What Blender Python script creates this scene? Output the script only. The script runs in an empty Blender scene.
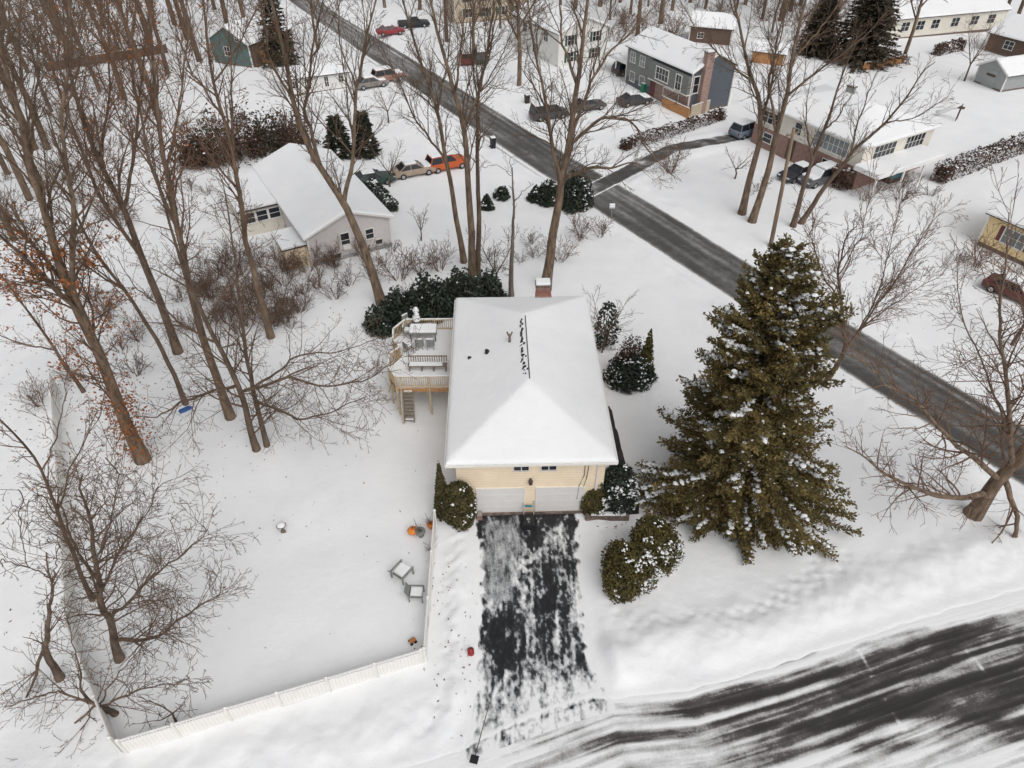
import bpy, math, random
import numpy as np
from mathutils import Vector, Matrix
rad = math.radians
scene = bpy.context.scene
COL = scene.collection

# ------------------------------------------------------------------ camera geometry (used to place things on the ground)
FOC, CAMH, PITCH = 692.0, 32.0, rad(41)
SN, CS = math.sin(PITCH), math.cos(PITCH)
def ray(px, py):
    u = (px-512)/FOC; v = (py-384)/FOC
    return Vector((u, CS - v*SN, -SN - v*CS))
def G(px, py, z=0.0):
    d = ray(px, py); t = (z-CAMH)/d.z
    return Vector((d.x*t, d.y*t, z))
def R(px, py, y):
    d = ray(px, py); t = y/d.y
    return Vector((d.x*t, y, CAMH + d.z*t))
def project(X, Y, Z):
    z = Z-CAMH; dep = Y*CS - z*SN; up = Y*SN + z*CS
    return 512 + FOC*X/dep, 384 - FOC*up/dep

cam = bpy.data.cameras.new('camera'); co = bpy.data.objects.new('camera', cam); COL.objects.link(co)
co.location = (0, 0, CAMH); co.rotation_euler = (rad(90)-PITCH, 0, 0)
cam.sensor_width = 36; cam.lens = 36*FOC/1024; cam.clip_end = 2500; cam.clip_start = .1
scene.camera = co

# ------------------------------------------------------------------ materials
def newmat(name):
    m = bpy.data.materials.new(name); m.use_nodes = True
    nt = m.node_tree; b = nt.nodes['Principled BSDF']
    return m, nt, b
def link(nt, a, b): nt.links.new(a, b)
def noise(nt, vec, scale, detail=4, rough=.6):
    n = nt.nodes.new('ShaderNodeTexNoise'); n.inputs['Scale'].default_value = scale
    n.inputs['Detail'].default_value = detail; n.inputs['Roughness'].default_value = rough
    if vec is not None: link(nt, vec, n.inputs['Vector'])
    return n.outputs['Fac']
def ramp(nt, fac, stops):
    r = nt.nodes.new('ShaderNodeValToRGB'); e = r.color_ramp.elements
    while len(e) < len(stops): e.new(.5)
    for el, (p, c) in zip(e, stops): el.position = p; el.color = (*c, 1)
    link(nt, fac, r.inputs['Fac']); return r.outputs['Color']
def bump(nt, b, h, strength=.4, dist=.05):
    n = nt.nodes.new('ShaderNodeBump'); n.inputs['Strength'].default_value = strength; n.inputs['Distance'].default_value = dist
    link(nt, h, n.inputs['Height']); link(nt, n.outputs['Normal'], b.inputs['Normal']); return n
def objco(nt, sc=(1,1,1)):
    t = nt.nodes.new('ShaderNodeTexCoord'); mp = nt.nodes.new('ShaderNodeMapping')
    mp.inputs['Scale'].default_value = sc; link(nt, t.outputs['Object'], mp.inputs['Vector'])
    return mp.outputs['Vector']
def mul(c, k): return tuple(min(1, x*k) for x in c)
def mat(name, c, rough=.7, var=.25, scale=3, sc=(1,1,1), bmp=0, metal=0, c2=None, bdist=.03, spec=.3):
    m, nt, b = newmat(name); v = objco(nt, sc); f = noise(nt, v, scale)
    lo, hi = mul(c, 1-var), (c2 if c2 else mul(c, 1+var))
    link(nt, ramp(nt, f, [(.3, lo), (.7, hi)]), b.inputs['Base Color'])
    b.inputs['Roughness'].default_value = rough; b.inputs['Metallic'].default_value = metal
    b.inputs['Specular IOR Level'].default_value = spec
    if bmp: bump(nt, b, f, bmp, bdist)
    return m
def siding(name, c, pitch=.16, var=.06, vertical=False):
    m, nt, b = newmat(name); v = objco(nt)
    w = nt.nodes.new('ShaderNodeTexWave'); w.wave_type = 'BANDS'; w.bands_direction = 'X' if vertical else 'Z'; w.wave_profile = 'SAW'
    w.inputs['Scale'].default_value = .314/pitch; link(nt, v, w.inputs['Vector'])
    n = noise(nt, v, 1.3)
    base = ramp(nt, n, [(.3, mul(c, 1-var)), (.7, mul(c, 1+var))])
    mx = nt.nodes.new('ShaderNodeMix'); mx.data_type = 'RGBA'; mx.blend_type = 'MULTIPLY'; mx.inputs[0].default_value = 1
    link(nt, base, mx.inputs[6]); link(nt, ramp(nt, w.outputs['Fac'], [(0, (.72,)*3), (.14, (1,)*3)]), mx.inputs[7])
    link(nt, mx.outputs[2], b.inputs['Base Color']); b.inputs['Roughness'].default_value = .6
    b.inputs['Specular IOR Level'].default_value = .3
    bump(nt, b, w.outputs['Fac'], .5, .02); return m
def brick(name, c1, c2, mortar=(.4,.37,.34)):
    m, nt, b = newmat(name); v = objco(nt)
    s = nt.nodes.new('ShaderNodeSeparateXYZ'); link(nt, v, s.inputs[0])
    a = nt.nodes.new('ShaderNodeMath'); link(nt, s.outputs[0], a.inputs[0]); link(nt, s.outputs[1], a.inputs[1])
    cb = nt.nodes.new('ShaderNodeCombineXYZ'); link(nt, a.outputs[0], cb.inputs[0]); link(nt, s.outputs[2], cb.inputs[1])
    t = nt.nodes.new('ShaderNodeTexBrick'); link(nt, cb.outputs[0], t.inputs['Vector'])
    t.inputs['Color1'].default_value = (*c1, 1); t.inputs['Color2'].default_value = (*c2, 1); t.inputs['Mortar'].default_value = (*mortar, 1)
    t.inputs['Scale'].default_value = 1; t.inputs['Brick Width'].default_value = .24; t.inputs['Row Height'].default_value = .085; t.inputs['Mortar Size'].default_value = .012
    mx = nt.nodes.new('ShaderNodeMix'); mx.data_type = 'RGBA'; mx.blend_type = 'MULTIPLY'; mx.inputs[0].default_value = .7
    link(nt, t.outputs['Color'], mx.inputs[6]); link(nt, ramp(nt, noise(nt, v, 2.5), [(.3, (.6,)*3), (.7, (1,)*3)]), mx.inputs[7])
    link(nt, mx.outputs[2], b.inputs['Base Color']); b.inputs['Roughness'].default_value = .85; return m
def snowmat():
    m, nt, b = newmat('snow'); t = nt.nodes.new('ShaderNodeNewGeometry'); v = t.outputs['Position']
    f1 = noise(nt, v, .35, 5); f2 = noise(nt, v, 2.2, 6, .65); f3 = noise(nt, v, 14, 4, .7)
    link(nt, ramp(nt, f1, [(.3, (.80,.81,.825)), (.7, (.86,.865,.87))]), b.inputs['Base Color'])
    b.inputs['Roughness'].default_value = .75; b.inputs['Specular IOR Level'].default_value = .15
    a = nt.nodes.new('ShaderNodeMath'); a.operation = 'MULTIPLY_ADD'; link(nt, f3, a.inputs[0]); a.inputs[1].default_value = .22; link(nt, f2, a.inputs[2])
    bump(nt, b, a.outputs[0], .35, .12); return m
def wetroad(name, dark, slush, sx, sy, k=.9, fine=9):
    """asphalt half covered with snow: vertex attribute 'cover' says how much, noise along the UVs breaks it up"""
    m, nt, b = newmat(name)
    at = nt.nodes.new('ShaderNodeAttribute'); at.attribute_name = 'cover'
    uv = nt.nodes.new('ShaderNodeUVMap'); uv.uv_map = 'flow'
    mp = nt.nodes.new('ShaderNodeMapping'); mp.inputs['Scale'].default_value = (sx, sy, 1); link(nt, uv.outputs[0], mp.inputs['Vector'])
    geo = nt.nodes.new('ShaderNodeNewGeometry')
    n1 = noise(nt, mp.outputs[0], 1, 6, .65); n2 = noise(nt, geo.outputs['Position'], fine, 6, .75); n4 = noise(nt, geo.outputs['Position'], 1.1, 5, .7)
    def madd(x, m_, y):
        n = nt.nodes.new('ShaderNodeMath'); n.operation = 'MULTIPLY_ADD'; link(nt, x, n.inputs[0]); n.inputs[1].default_value = m_
        if isinstance(y, (int, float)): n.inputs[2].default_value = y
        else: link(nt, y, n.inputs[2])
        return n.outputs[0]
    c = madd(at.outputs['Fac'], 1, -k*.5-.18-.2); c = madd(n1, k, c); c = madd(n2, .36, c); c = madd(n4, .4, c)
    col = ramp(nt, c, [(-.0, mul(dark, .75)), (.24, dark), (.40, mul(dark, 2.2)), (.55, slush), (.70, (.60,.605,.61)), (.86, (.82,.825,.83))])
    link(nt, col, b.inputs['Base Color'])
    link(nt, ramp(nt, c, [(.2, (.45,)*3), (.6, (.8,)*3)]), b.inputs['Roughness']); b.inputs['Specular IOR Level'].default_value = .3
    bump(nt, b, c, .6, .06); return m

SNOW = snowmat()
M = dict(
    bark=mat('bark', (.165,.118,.083), .9, .6, 4, (1,1,.25), 1), bark_grey=mat('bark_grey', (.15,.122,.10), .9, .4, 5, (1,1,.22), .8),
    bark_dark=mat('bark_dark', (.125,.089,.065), .9, .6, 4, (1,1,.25), 1), twig=mat('twig', (.135,.092,.064), .9, .35, 1.2),
    twig_red=mat('twig_red', (.17,.105,.072), .9, .35, 1.2), twig_pale=mat('twig_pale', (.17,.135,.105), .9, .3, 1.2),
    oak_leaf=mat('oak_leaf', (.30,.085,.022), .8, .45, 1.6, c2=(.42,.16,.05)), dead_leaf=mat('dead_leaf', (.16,.085,.05), .85, .5, 3),
    needle=mat('needle', (.07,.068,.025), .8, .3, .8, c2=(.215,.155,.055)), yew=mat('yew', (.06,.062,.022), .8, .35, 1.5, c2=(.14,.11,.036)),
    arb=mat('arborvitae', (.06,.06,.024), .8, .35, 1.5, c2=(.12,.098,.04)), laurel=mat('laurel_leaf', (.02,.033,.021), .5, .4, 1.2, c2=(.045,.062,.04), spec=.4),
    pine=mat('pine_needle', (.022,.03,.02), .8, .4, 1.0, c2=(.05,.055,.035)), russet=mat('russet_leaf', (.085,.05,.035), .85, .4, 1.5), hemlock=mat('brown_needle', (.06,.048,.032), .85, .4, 1.0),
    cream=siding('cream_siding', (.90,.75,.56), .2), white_door=mat('white_door', (.72,.70,.69), .5, .03, 2), white=mat('white_paint', (.78,.77,.75), .5, .04, 2),
    vinyl=siding('white_vinyl', (.78,.765,.73), .16, .04, True), lilac=siding('grey_siding', (.62,.585,.575), .16), slate=siding('slate_siding', (.10,.115,.135), .18), slate2=siding('greygreen_siding', (.20,.21,.20), .18),
    ivory=siding('ivory_siding', (.72,.68,.60), .2), yellow=siding('yellow_siding', (.82,.64,.36), .2), teal=siding('teal_siding', (.10,.165,.16), .18), brownwall=siding('brown_siding', (.13,.085,.065), .2, vertical=True), whitewall=siding('white_siding', (.74,.73,.70), .2),
    tan=siding('tan_siding', (.52,.44,.33), .2), greyshed=siding('grey_shed_siding', (.33,.34,.34), .2, vertical=True),
    brick=brick('brick', (.33,.13,.09), (.24,.095,.07)), brickpale=brick('pale_brick', (.42,.25,.2), (.35,.17,.13)), stone=mat('stone', (.17,.13,.11), .9, .45, 4, bmp=.8),
    shingle=mat('shingle', (.055,.05,.048), .9, .4, 8, bmp=.5), glass=mat('glass', (.02,.024,.03), .12, .3, 1, spec=.5), palewin=mat('pale_window', (.18,.21,.22), .2, .3, 1, spec=.5),
    trim=mat('trim', (.74,.72,.68), .5, .06, 3), shutter_green=mat('green_shutter', (.05,.085,.07), .6, .1, 3), shutter_red=mat('maroon_shutter', (.15,.05,.045), .6, .1, 3),
    black=mat('black_metal', (.02,.02,.022), .45, .2, 4), rubber=mat('rubber', (.018,.018,.018), .85, .2, 4), chrome=mat('grey_metal', (.45,.46,.47), .4, .1, 4, metal=.8),
    deckwood=mat('deck_wood', (.50,.40,.27), .75, .2, 3, (1,1,6), .2), greywood=mat('weathered_wood', (.24,.20,.16), .8, .25, 4, (1,1,5), .2), orangewood=mat('cedar_wood', (.45,.23,.10), .75, .25, 4, (1,1,5), .2),
    darkwood=mat('dark_wood', (.09,.065,.05), .8, .3, 4), pole=mat('pole_wood', (.22,.16,.115), .85, .3, 3, (1,1,.15), .3), plasticgrey=mat('grey_resin', (.23,.24,.22), .6, .15, 4),
    terracotta=mat('terracotta_plastic', (.5,.19,.06), .5, .15, 4), orange=mat('orange_plastic', (.75,.24,.04), .45, .12, 4), red=mat('red_plastic', (.32,.035,.035), .5, .15, 4), blue=mat('blue_plastic', (.03,.12,.36), .5, .15, 4), green=mat('green_plastic', (.02,.2,.1), .5, .15, 4), tealp=mat('teal_tarp', (.03,.2,.26), .6, .2, 4),
    headlight=mat('headlight_glass', (.6,.62,.64), .15, .1, 5), taillight=mat('taillight_glass', (.3,.02,.02), .2, .1, 5),
)
def carpaint(c):
    key = 'paint_%d_%d_%d' % tuple(int(x*255) for x in c)
    if key not in M: M[key] = mat(key, c, .4, .12, 2, spec=.5)
    return M[key]

# ------------------------------------------------------------------ mesh helpers
def npmesh(name, V, F, m, parent=None, smooth=False):
    V = np.ascontiguousarray(V, dtype=np.float32).reshape(-1, 3); F = np.ascontiguousarray(F, dtype=np.int32)
    me = bpy.data.meshes.new(name); me.vertices.add(len(V)); me.vertices.foreach_set('co', V.ravel())
    k = F.shape[1]; me.loops.add(F.size); me.loops.foreach_set('vertex_index', F.ravel())
    me.polygons.add(len(F)); me.polygons.foreach_set('loop_start', np.arange(0, F.size, k, dtype=np.int32))
    me.update(calc_edges=True)
    if smooth: me.polygons.foreach_set('use_smooth', np.ones(len(F), dtype=bool))
    me.materials.append(m if not isinstance(m, str) else M[m])
    o = bpy.data.objects.new(name, me); COL.objects.link(o)
    if parent: o.parent = parent
    return o
class MB:
    def __init__(s): s.v = []; s.f = []
    def add(s, vs, fs):
        n = len(s.v); s.v += [tuple(v) for v in vs]; s.f += [tuple(i+n for i in f) for f in fs]; return s
    def box(s, x0, x1, y0, y1, z0, z1):
        return s.add([(x0,y0,z0),(x1,y0,z0),(x1,y1,z0),(x0,y1,z0),(x0,y0,z1),(x1,y0,z1),(x1,y1,z1),(x0,y1,z1)],
                     [(3,2,1,0),(4,5,6,7),(0,1,5,4),(1,2,6,5),(2,3,7,6),(3,0,4,7)])
    def cbox(s, c, d, rz=0, M4=None):
        m = MB().box(-d[0]/2, d[0]/2, -d[1]/2, d[1]/2, -d[2]/2, d[2]/2)
        mt = Matrix.Translation(c) @ Matrix.Rotation(rz, 4, 'Z')
        return s.add([(mt @ Vector(v)) for v in m.v], m.f)
    def beam(s, a, b, w, h=None):
        a = Vector(a); b = Vector(b); h = h or w; d = (b-a).normalized()
        r = d.cross(Vector((0,0,1)));
        if r.length < .05: r = Vector((1,0,0))
        r.normalize(); u = r.cross(d).normalized()
        c = [(-1,-1),(1,-1),(1,1),(-1,1)]
        return s.add([p + r*i*w/2 + u*j*h/2 for p in (a, b) for i, j in c], [(0,1,2,3),(7,6,5,4),(0,4,5,1),(1,5,6,2),(2,6,7,3),(3,7,4,0)])
    def tube(s, pts, r, n=8):
        pts = [Vector(p) for p in pts]; rs = r if isinstance(r, (list, tuple)) else [r]*len(pts); vs = []; fs = []
        for i, p in enumerate(pts):
            t = (pts[min(i+1, len(pts)-1)] - pts[max(i-1, 0)]).normalized()
            a = t.cross(Vector((0,0,1)));
            if a.length < .1: a = t.cross(Vector((1,0,0)))
            a.normalize(); b = t.cross(a)
            vs += [p + (a*math.cos(2*math.pi*k/n) + b*math.sin(2*math.pi*k/n))*rs[i] for k in range(n)]
        for i in range(len(pts)-1):
            for k in range(n): fs.append((i*n+k, i*n+(k+1)%n, (i+1)*n+(k+1)%n, (i+1)*n+k))
        fs += [tuple(range(n))[::-1], tuple((len(pts)-1)*n+k for k in range(n))]
        return s.add(vs, fs)
    def lathe(s, prof, c=(0,0,0), n=14, axis='Z'):
        vs = []; fs = []
        for r, z in prof:
            for k in range(n):
                a = 2*math.pi*k/n; x, y = r*math.cos(a), r*math.sin(a)
                v = (x, y, z) if axis == 'Z' else (x, z, y)
                vs.append((v[0]+c[0], v[1]+c[1], v[2]+c[2]))
        for i in range(len(prof)-1):
            for k in range(n): fs.append((i*n+k, i*n+(k+1)%n, (i+1)*n+(k+1)%n, (i+1)*n+k))
        fs += [tuple(range(n))[::-1], tuple((len(prof)-1)*n+k for k in range(n))]
        return s.add(vs, fs)
    def prism(s, poly, z0, z1):
        n = len(poly)
        return s.add([(x,y,z0) for x,y in poly]+[(x,y,z1) for x,y in poly], [tuple(range(n))[::-1], tuple(range(n,2*n))]+[(i,(i+1)%n,n+(i+1)%n,n+i) for i in range(n)])
    def extr(s, prof, x0, x1):            # prof of (y,z) pushed along x
        n = len(prof)
        return s.add([(x0,y,z) for y,z in prof]+[(x1,y,z) for y,z in prof], [tuple(range(n))[::-1], tuple(range(n,2*n))]+[(i,(i+1)%n,n+(i+1)%n,n+i) for i in range(n)])
    def build(s, name, m, parent=None, bev=0, seg=2, smooth=False):
        me = bpy.data.meshes.new(name); me.from_pydata(s.v, [], s.f); me.update()
        me.materials.append(M[m] if isinstance(m, str) else m)
        o = bpy.data.objects.new(name, me); COL.objects.link(o)
        import bmesh
        bm = bmesh.new(); bm.from_mesh(me); bmesh.ops.recalc_face_normals(bm, faces=bm.faces); bm.to_mesh(me); bm.free()
        if smooth: me.polygons.foreach_set('use_smooth', np.ones(len(me.polygons), dtype=bool))
        if bev:
            md = o.modifiers.new('bevel', 'BEVEL'); md.width = bev; md.segments = seg; md.limit_method = 'ANGLE'
        if parent: o.parent = parent
        return o
def tag(o, label, cat, group=None, kind=None):
    o['label'] = label; o['category'] = cat
    if group: o['group'] = group
    if kind: o['kind'] = kind
    return o
def thing(name, label, cat, loc=(0,0,0), rz=0, group=None):
    o = bpy.data.objects.new(name, None); COL.objects.link(o); o.location = loc; o.rotation_euler = (0,0,rz); o.empty_display_size = .3
    return tag(o, label, cat, group)
def copy_tree(o, parent=None):
    c = o.copy(); COL.objects.link(c)
    if parent: c.parent = parent
    for ch in list(o.children): copy_tree(ch, c)
    return c
def place(o, loc, rz=0, sc=1, label=None):
    o.location = loc; o.rotation_euler = (0,0,rz); o.scale = (sc,)*3
    if label: o['label'] = label
    return o

# ------------------------------------------------------------------ numpy noise and distances
def vnoise(x, y, sc, seed):
    r = np.random.RandomState(seed); N = 256; g = r.rand(N, N).astype(np.float32)
    X = np.asarray(x)/sc + seed*7.3; Y = np.asarray(y)/sc + seed*3.1
    i = np.floor(X).astype(int); j = np.floor(Y).astype(int); fx = X-i; fy = Y-j
    fx = fx*fx*(3-2*fx); fy = fy*fy*(3-2*fy)
    a = g[i%N, j%N]; b = g[(i+1)%N, j%N]; c = g[i%N, (j+1)%N]; d = g[(i+1)%N, (j+1)%N]
    return (a*(1-fx)+b*fx)*(1-fy)+(c*(1-fx)+d*fx)*fy - .5
def fbm(x, y, sc, seed, o=4):
    s = 0; a = 1
    for k in range(o): s = s + a*vnoise(x, y, sc/2**k, seed+k); a *= .5
    return s
def segdist(x, y, pts):
    best = np.full(np.shape(x), 1e9)
    for (ax, ay), (bx, by) in zip(pts[:-1], pts[1:]):
        dx, dy = bx-ax, by-ay; L = dx*dx+dy*dy + 1e-9
        t = np.clip(((x-ax)*dx+(y-ay)*dy)/L, 0, 1)
        best = np.minimum(best, np.hypot(x-ax-t*dx, y-ay-t*dy))
    return best
def polysd(x, y, poly):                     # negative inside
    d = segdist(x, y, poly+[poly[0]]); ins = np.zeros(np.shape(x), bool); n = len(poly)
    for i in range(n):
        (ax, ay), (bx, by) = poly[i], poly[(i+1)%n]
        c = (ay > y) != (by > y)
        ins ^= c & (x < (bx-ax)*(y-ay)/(by-ay+1e-12)+ax)
    return np.where(ins, -d, d)
def sstep(a, b, x):
    t = np.clip((x-a)/(b-a), 0, 1); return t*t*(3-2*t)
def xy(v): return (v.x, v.y)

# ------------------------------------------------------------------ roads, drives: outlines on the ground
RU = [(-120,300),(-60,195),(-37.6,152),(-31.1,139.5),(-17.3,117),(6.76,76.6),(13.2,66.6),(24.35,48.0),(33.7,33.2),(52,4.5),(80,-40)]
RL = [(-126,297),(-66,192),(-43.2,149),(-35.6,135.8),(-22,112.5),(1.6,73.2),(8.2,62.6),(19.6,44.2),(29.2,29.2),(47.3,1.5),(75.5,-43)]
ROAD = RU + RL[::-1]
SU = [(75,42.5),(45,28.6),(33,23.2),(26.9,20.6),(19.5,18.5),(12.2,16.2),(8,15.1),(4.4,14.75),(2.0,13.9),(-2.2,12.5),(-9,10.6),(-22,7.6),(-50,1.9)]
SL = [(79,33),(49,18.6),(36,12.9),(29.5,10.3),(21.5,8.0),(14.2,5.7),(10,4.4),(6.4,3.7),(4.1,2.9),(-.3,1.6),(-7,0),(-20,-2.8),(-48,-8.5)]
STREET = SU + SL[::-1]
DRIVE = [(-2.55,25.55),(-2.0,23.2),(-1.8,20.3),(-1.8,17.5),(-1.8,15.0),(-2.3,11.85),(4.75,14.15),(4.25,15.6),(3.9,17.0),(3.75,19.7),(3.9,23.0),(4.05,25.55)]
HDRIVE = [(7.3,68.2),(8.4,66.0),(19.3,77.4),(28.5,81.2),(27.6,83.4),(18.2,79.6)]
WALK = [(5.75,34.8),(6.75,34.6),(7.55,25.2),(6.55,25.2)]
FLATS = [ROAD, STREET, DRIVE, HDRIVE, WALK]

# ------------------------------------------------------------------ the ground: one snow sheet to the horizon
def axis(core0, core1, step, lo, hi, g=1.045):
    a = list(np.arange(core0, core1, step)); s = step; x = a[-1]; up = []
    while x < hi: s *= g; x += s; up.append(x)
    s = step; x = a[0]; dn = []
    while x > lo: s *= g; x -= s; dn.append(x)
    return np.array(dn[::-1]+a+up)
def snow_height(X, Y):
    h = .16*fbm(X, Y, 7, 3, 3) + .035*fbm(X, Y, 1.4, 11, 3) + .9*vnoise(X, Y, 38, 21)*sstep(55, 110, Y)
    # trampled strip between the yard fence and the drive, and by the drive mouth
    pxx, pyy = project(X, np.maximum(Y, 2), 0)
    tr = sstep(22, 0, segdist(pxx, pyy, [(458,540),(455,600),(452,660),(440,720),(400,760)])) + (.6*sstep(26, 4, segdist(pxx, pyy, [(610,560),(632,630),(650,660),(720,650),(800,610)])))
    near = sstep(4.5, 1.2, np.abs(polysd(X, Y, STREET)-1.2))*.6
    tr = np.maximum(tr, near); h += .17*np.clip(tr, 0, 1)*(fbm(X, Y, .9, 31, 3)) + .08*np.clip(tr, 0, 1)*vnoise(X, Y, .36, 37)
    # footprints
    rng = random.Random(4)
    for path in [[(18.5,22.5),(15.8,20.3),(13.2,19.2),(9,18.6),(5.5,18.2)], [(17.8,23.2),(14.4,20.2),(10,17.6)], [(-3.0,24),(-3.2,20),(-3.0,16),(-3.6,13)],
                 [(5.2,24.0),(5.6,22.2),(5.1,20),(5.2,18)], [(16.5,70),(19,74),(21,79)], [(10.2,35.5),(9.3,31),(8.5,27),(8.2,24.6)]]:
        L = 0; side = 1
        for (ax, ay), (bx, by) in zip(path[:-1], path[1:]):
            d = math.hypot(bx-ax, by-ay); n = int(d/.42); ux, uy = (bx-ax)/d, (by-ay)/d
            for k in range(n):
                side = -side; fx = ax+ux*d*k/n - uy*side*.16 + rng.gauss(0,.05); fy = ay+uy*d*k/n + ux*side*.16 + rng.gauss(0,.05)
                m = (np.abs(X-fx) < .6) & (np.abs(Y-fy) < .6)
                if m.any():
                    rr = np.hypot(X[m]-fx, Y[m]-fy); h[m] += -.085*np.exp(-(rr/.15)**2)
    # snowed-up dip of the house forecourt and soft banks beside everything that was ploughed
    for poly, bank, wd in ((ROAD,.22,1.6),(STREET,.30,2.4),(DRIVE,.2,1.1),(HDRIVE,.22,1.0),(WALK,.1,.6)):
        d = polysd(X, Y, poly); lump = 1 + 1.0*fbm(X, Y, 2.6, 51, 4)
        h += bank*np.clip(lump, .2, 2)*np.exp(-((d-wd*.8)/(wd*.62))**2)
    d = np.full(np.shape(X), 1e9)
    for poly in FLATS: d = np.minimum(d, polysd(X, Y, poly) - (.7*sstep(62, 85, Y) if poly is ROAD else 0))
    k = sstep(0, 1.0, d); h = h*k + (1-k)*(-.09 + .13*sstep(-.5, -.02, d + .16*vnoise(X, Y, .7, 57)))
    return h
xs = axis(-34, 36, .15, -420, 420, 1.022); ys = axis(9, 58, .15, -90, 170, 1.016); ys = np.concatenate([ys, ys[-1]+np.cumsum(1.7*1.12**np.arange(36))])
XX, YY = np.meshgrid(xs, ys); HH = snow_height(XX, YY)
V = np.stack([XX, YY, HH], -1).reshape(-1, 3)
nx, ny = len(xs), len(ys); I = np.arange(nx*ny).reshape(ny, nx)
Fq = np.stack([I[:-1,:-1], I[:-1,1:], I[1:,1:], I[1:,:-1]], -1).reshape(-1, 4)
g = npmesh('snow_ground', V, Fq, SNOW, smooth=True); g['kind'] = 'structure'
def gz(x, y):
    return float(snow_height(np.array([[x]], float), np.array([[y]], float))[0,0])

def strip(name, A, B, cover_fn, m, n_across, step, z):
    """a sheet between two edge lines A and B, with vertex attribute cover and UVs in metres (across, along)"""
    pa = [Vector((*a, 0)) for a in A]; pb = [Vector((*b, 0)) for b in B]; rows = []; s = 0; S = []
    for i in range(len(pa)-1):
        L = ((pa[i+1]-pa[i]).length + (pb[i+1]-pb[i]).length)/2; k = max(1, int(L/step))
        for q in range(k): rows.append((pa[i].lerp(pa[i+1], q/k), pb[i].lerp(pb[i+1], q/k))); S.append(s + L*q/k)
        s += L
    rows.append((pa[-1], pb[-1])); S.append(s)
    a = np.array([tuple(r[0]) for r in rows]); b = np.array([tuple(r[1]) for r in rows]); t = np.linspace(0, 1, n_across+1)
    P = a[:,None]*(1-t)[None,:,None] + b[:,None]*t[None,:,None]; P[...,2] = z
    W = np.linalg.norm(b-a, axis=1)[:,None]; U = W*t[None]; Vv = np.repeat(np.array(S)[:,None], n_across+1, 1)
    cov = cover_fn(P[...,0], P[...,1], U, Vv, W)
    nr = len(rows); I = np.arange(nr*(n_across+1)).reshape(nr, n_across+1)
    F = np.stack([I[:-1,:-1], I[1:,:-1], I[1:,1:], I[:-1,1:]], -1).reshape(-1, 4)
    o = npmesh(name, P.reshape(-1,3), F, m, smooth=True); me = o.data; o['kind'] = 'structure'
    at = me.attributes.new('cover', 'FLOAT', 'POINT'); at.data.foreach_set('value', np.clip(cov, -.1, 1.3).astype(np.float32).ravel())
    uv = me.uv_layers.new(name='flow'); idx = F.ravel(); uv.data.foreach_set('uv', np.stack([U.ravel()[idx], Vv.ravel()[idx]], -1).astype(np.float32).ravel())
    me.update()
    return o
def edges(U, W, w): return np.maximum(sstep(w, 0, U), sstep(w, 0, W-U))
def gauss(px, py, l):
    s = 0
    for cx, cy, rx, ry, k in l: s = s + k*np.exp(-((px-cx)/rx)**2 - ((py-cy)/ry)**2)
    return s
def road_cover(X, Y, U, V, W):
    u = U/W; c = .26 + .16*fbm(U, V/5, 1.2, 61) + .10*fbm(X, Y, 5, 62)
    c = c + .14*np.exp(-((u-.36)/.05)**2) + .40*np.exp(-((u-.22+.02*np.sin(V/9))/.035)**2)*(.55+fbm(U, V/6, 1.5, 64)) + .12*np.exp(-((u-.66)/.07)**2) + .10*np.exp(-((u-.52)/.04)**2)
    c = c + .14*sstep(80, 130, Y)
    return c + .9*edges(U, W, .9)
def street_cover(X, Y, U, V, W):
    px, py = project(X, np.maximum(Y, 3), 0)
    w_ = U + .25*vnoise(V, V*0, 11, 69); s1 = vnoise(w_, V/22, .55, 71); s2 = vnoise(w_, V/26, .22, 72); s3 = vnoise(w_, V/34, .10, 70) + .5*vnoise(U, V/6, .12, 68)
    dark = gauss(px, py, [(800,685,80,30,.62),(905,660,95,34,.6),(985,668,95,34,.6),(885,706,95,16,.42),(1010,640,70,12,.3),(720,708,70,14,.5),(660,736,70,12,.42),(775,722,70,12,.36),(1015,712,50,24,.55),(860,648,70,9,.2),(590,742,60,12,.12),(880,745,60,9,.3)])
    c = .65 - np.clip(dark, 0, .43) - .03*sstep(740, 600, px)*sstep(690, 730, py) + .15*sstep(770, 690, px) + .5*sstep(500, 430, px) + .04*sstep(700, 800, px) - .12*gauss(px, py, [(960,615,120,24,1),(760,690,160,40,1)]) + .05*fbm(X, Y, 2.2, 73)
    c = c + .40*s1*(.45+1.0*np.clip(dark, 0, .6)) + .38*s2 + .34*s3
    # snow left between the tyre tracks
    for u0, a, k in ((2.4,.30,.16),(3.4,.34,.15),(4.5,.30,.18),(5.3,.42,.26),(6.0,.3,.12),(1.5,.34,.12),(2.9,.26,.07),(3.9,.3,.08),(4.9,.3,.07),(6.4,.3,.08),(7.4,.34,.1),(6.9,.36,.2),(8.0,.45,.3)):
        q = U - u0 - .5*vnoise(V, V*0, 13, int(80+u0*3)) - .04*V*(u0-5)*.12
        c = c + a*np.exp(-(q/k)**2)*np.clip(.7+1.3*vnoise(U, V/4, .5, int(77+u0*2)), 0, 1.2)
    for p in ([(858,650),(866,664),(872,676)],[(884,700),(892,712),(905,730)],[(966,650),(985,672)]):
        c = c + .35*sstep(2.0, .4, segdist(px, py, p) + 1.2*vnoise(X, Y, .4, 79))*(.5+vnoise(X, Y, .25, 76))
    return c + .5*sstep(1.0, 0, U + 1.2*vnoise(V, V*0, 3.5, 78) - .1)*sstep(560, 700, px) + .5*sstep(1, 0, W-U)
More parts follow.
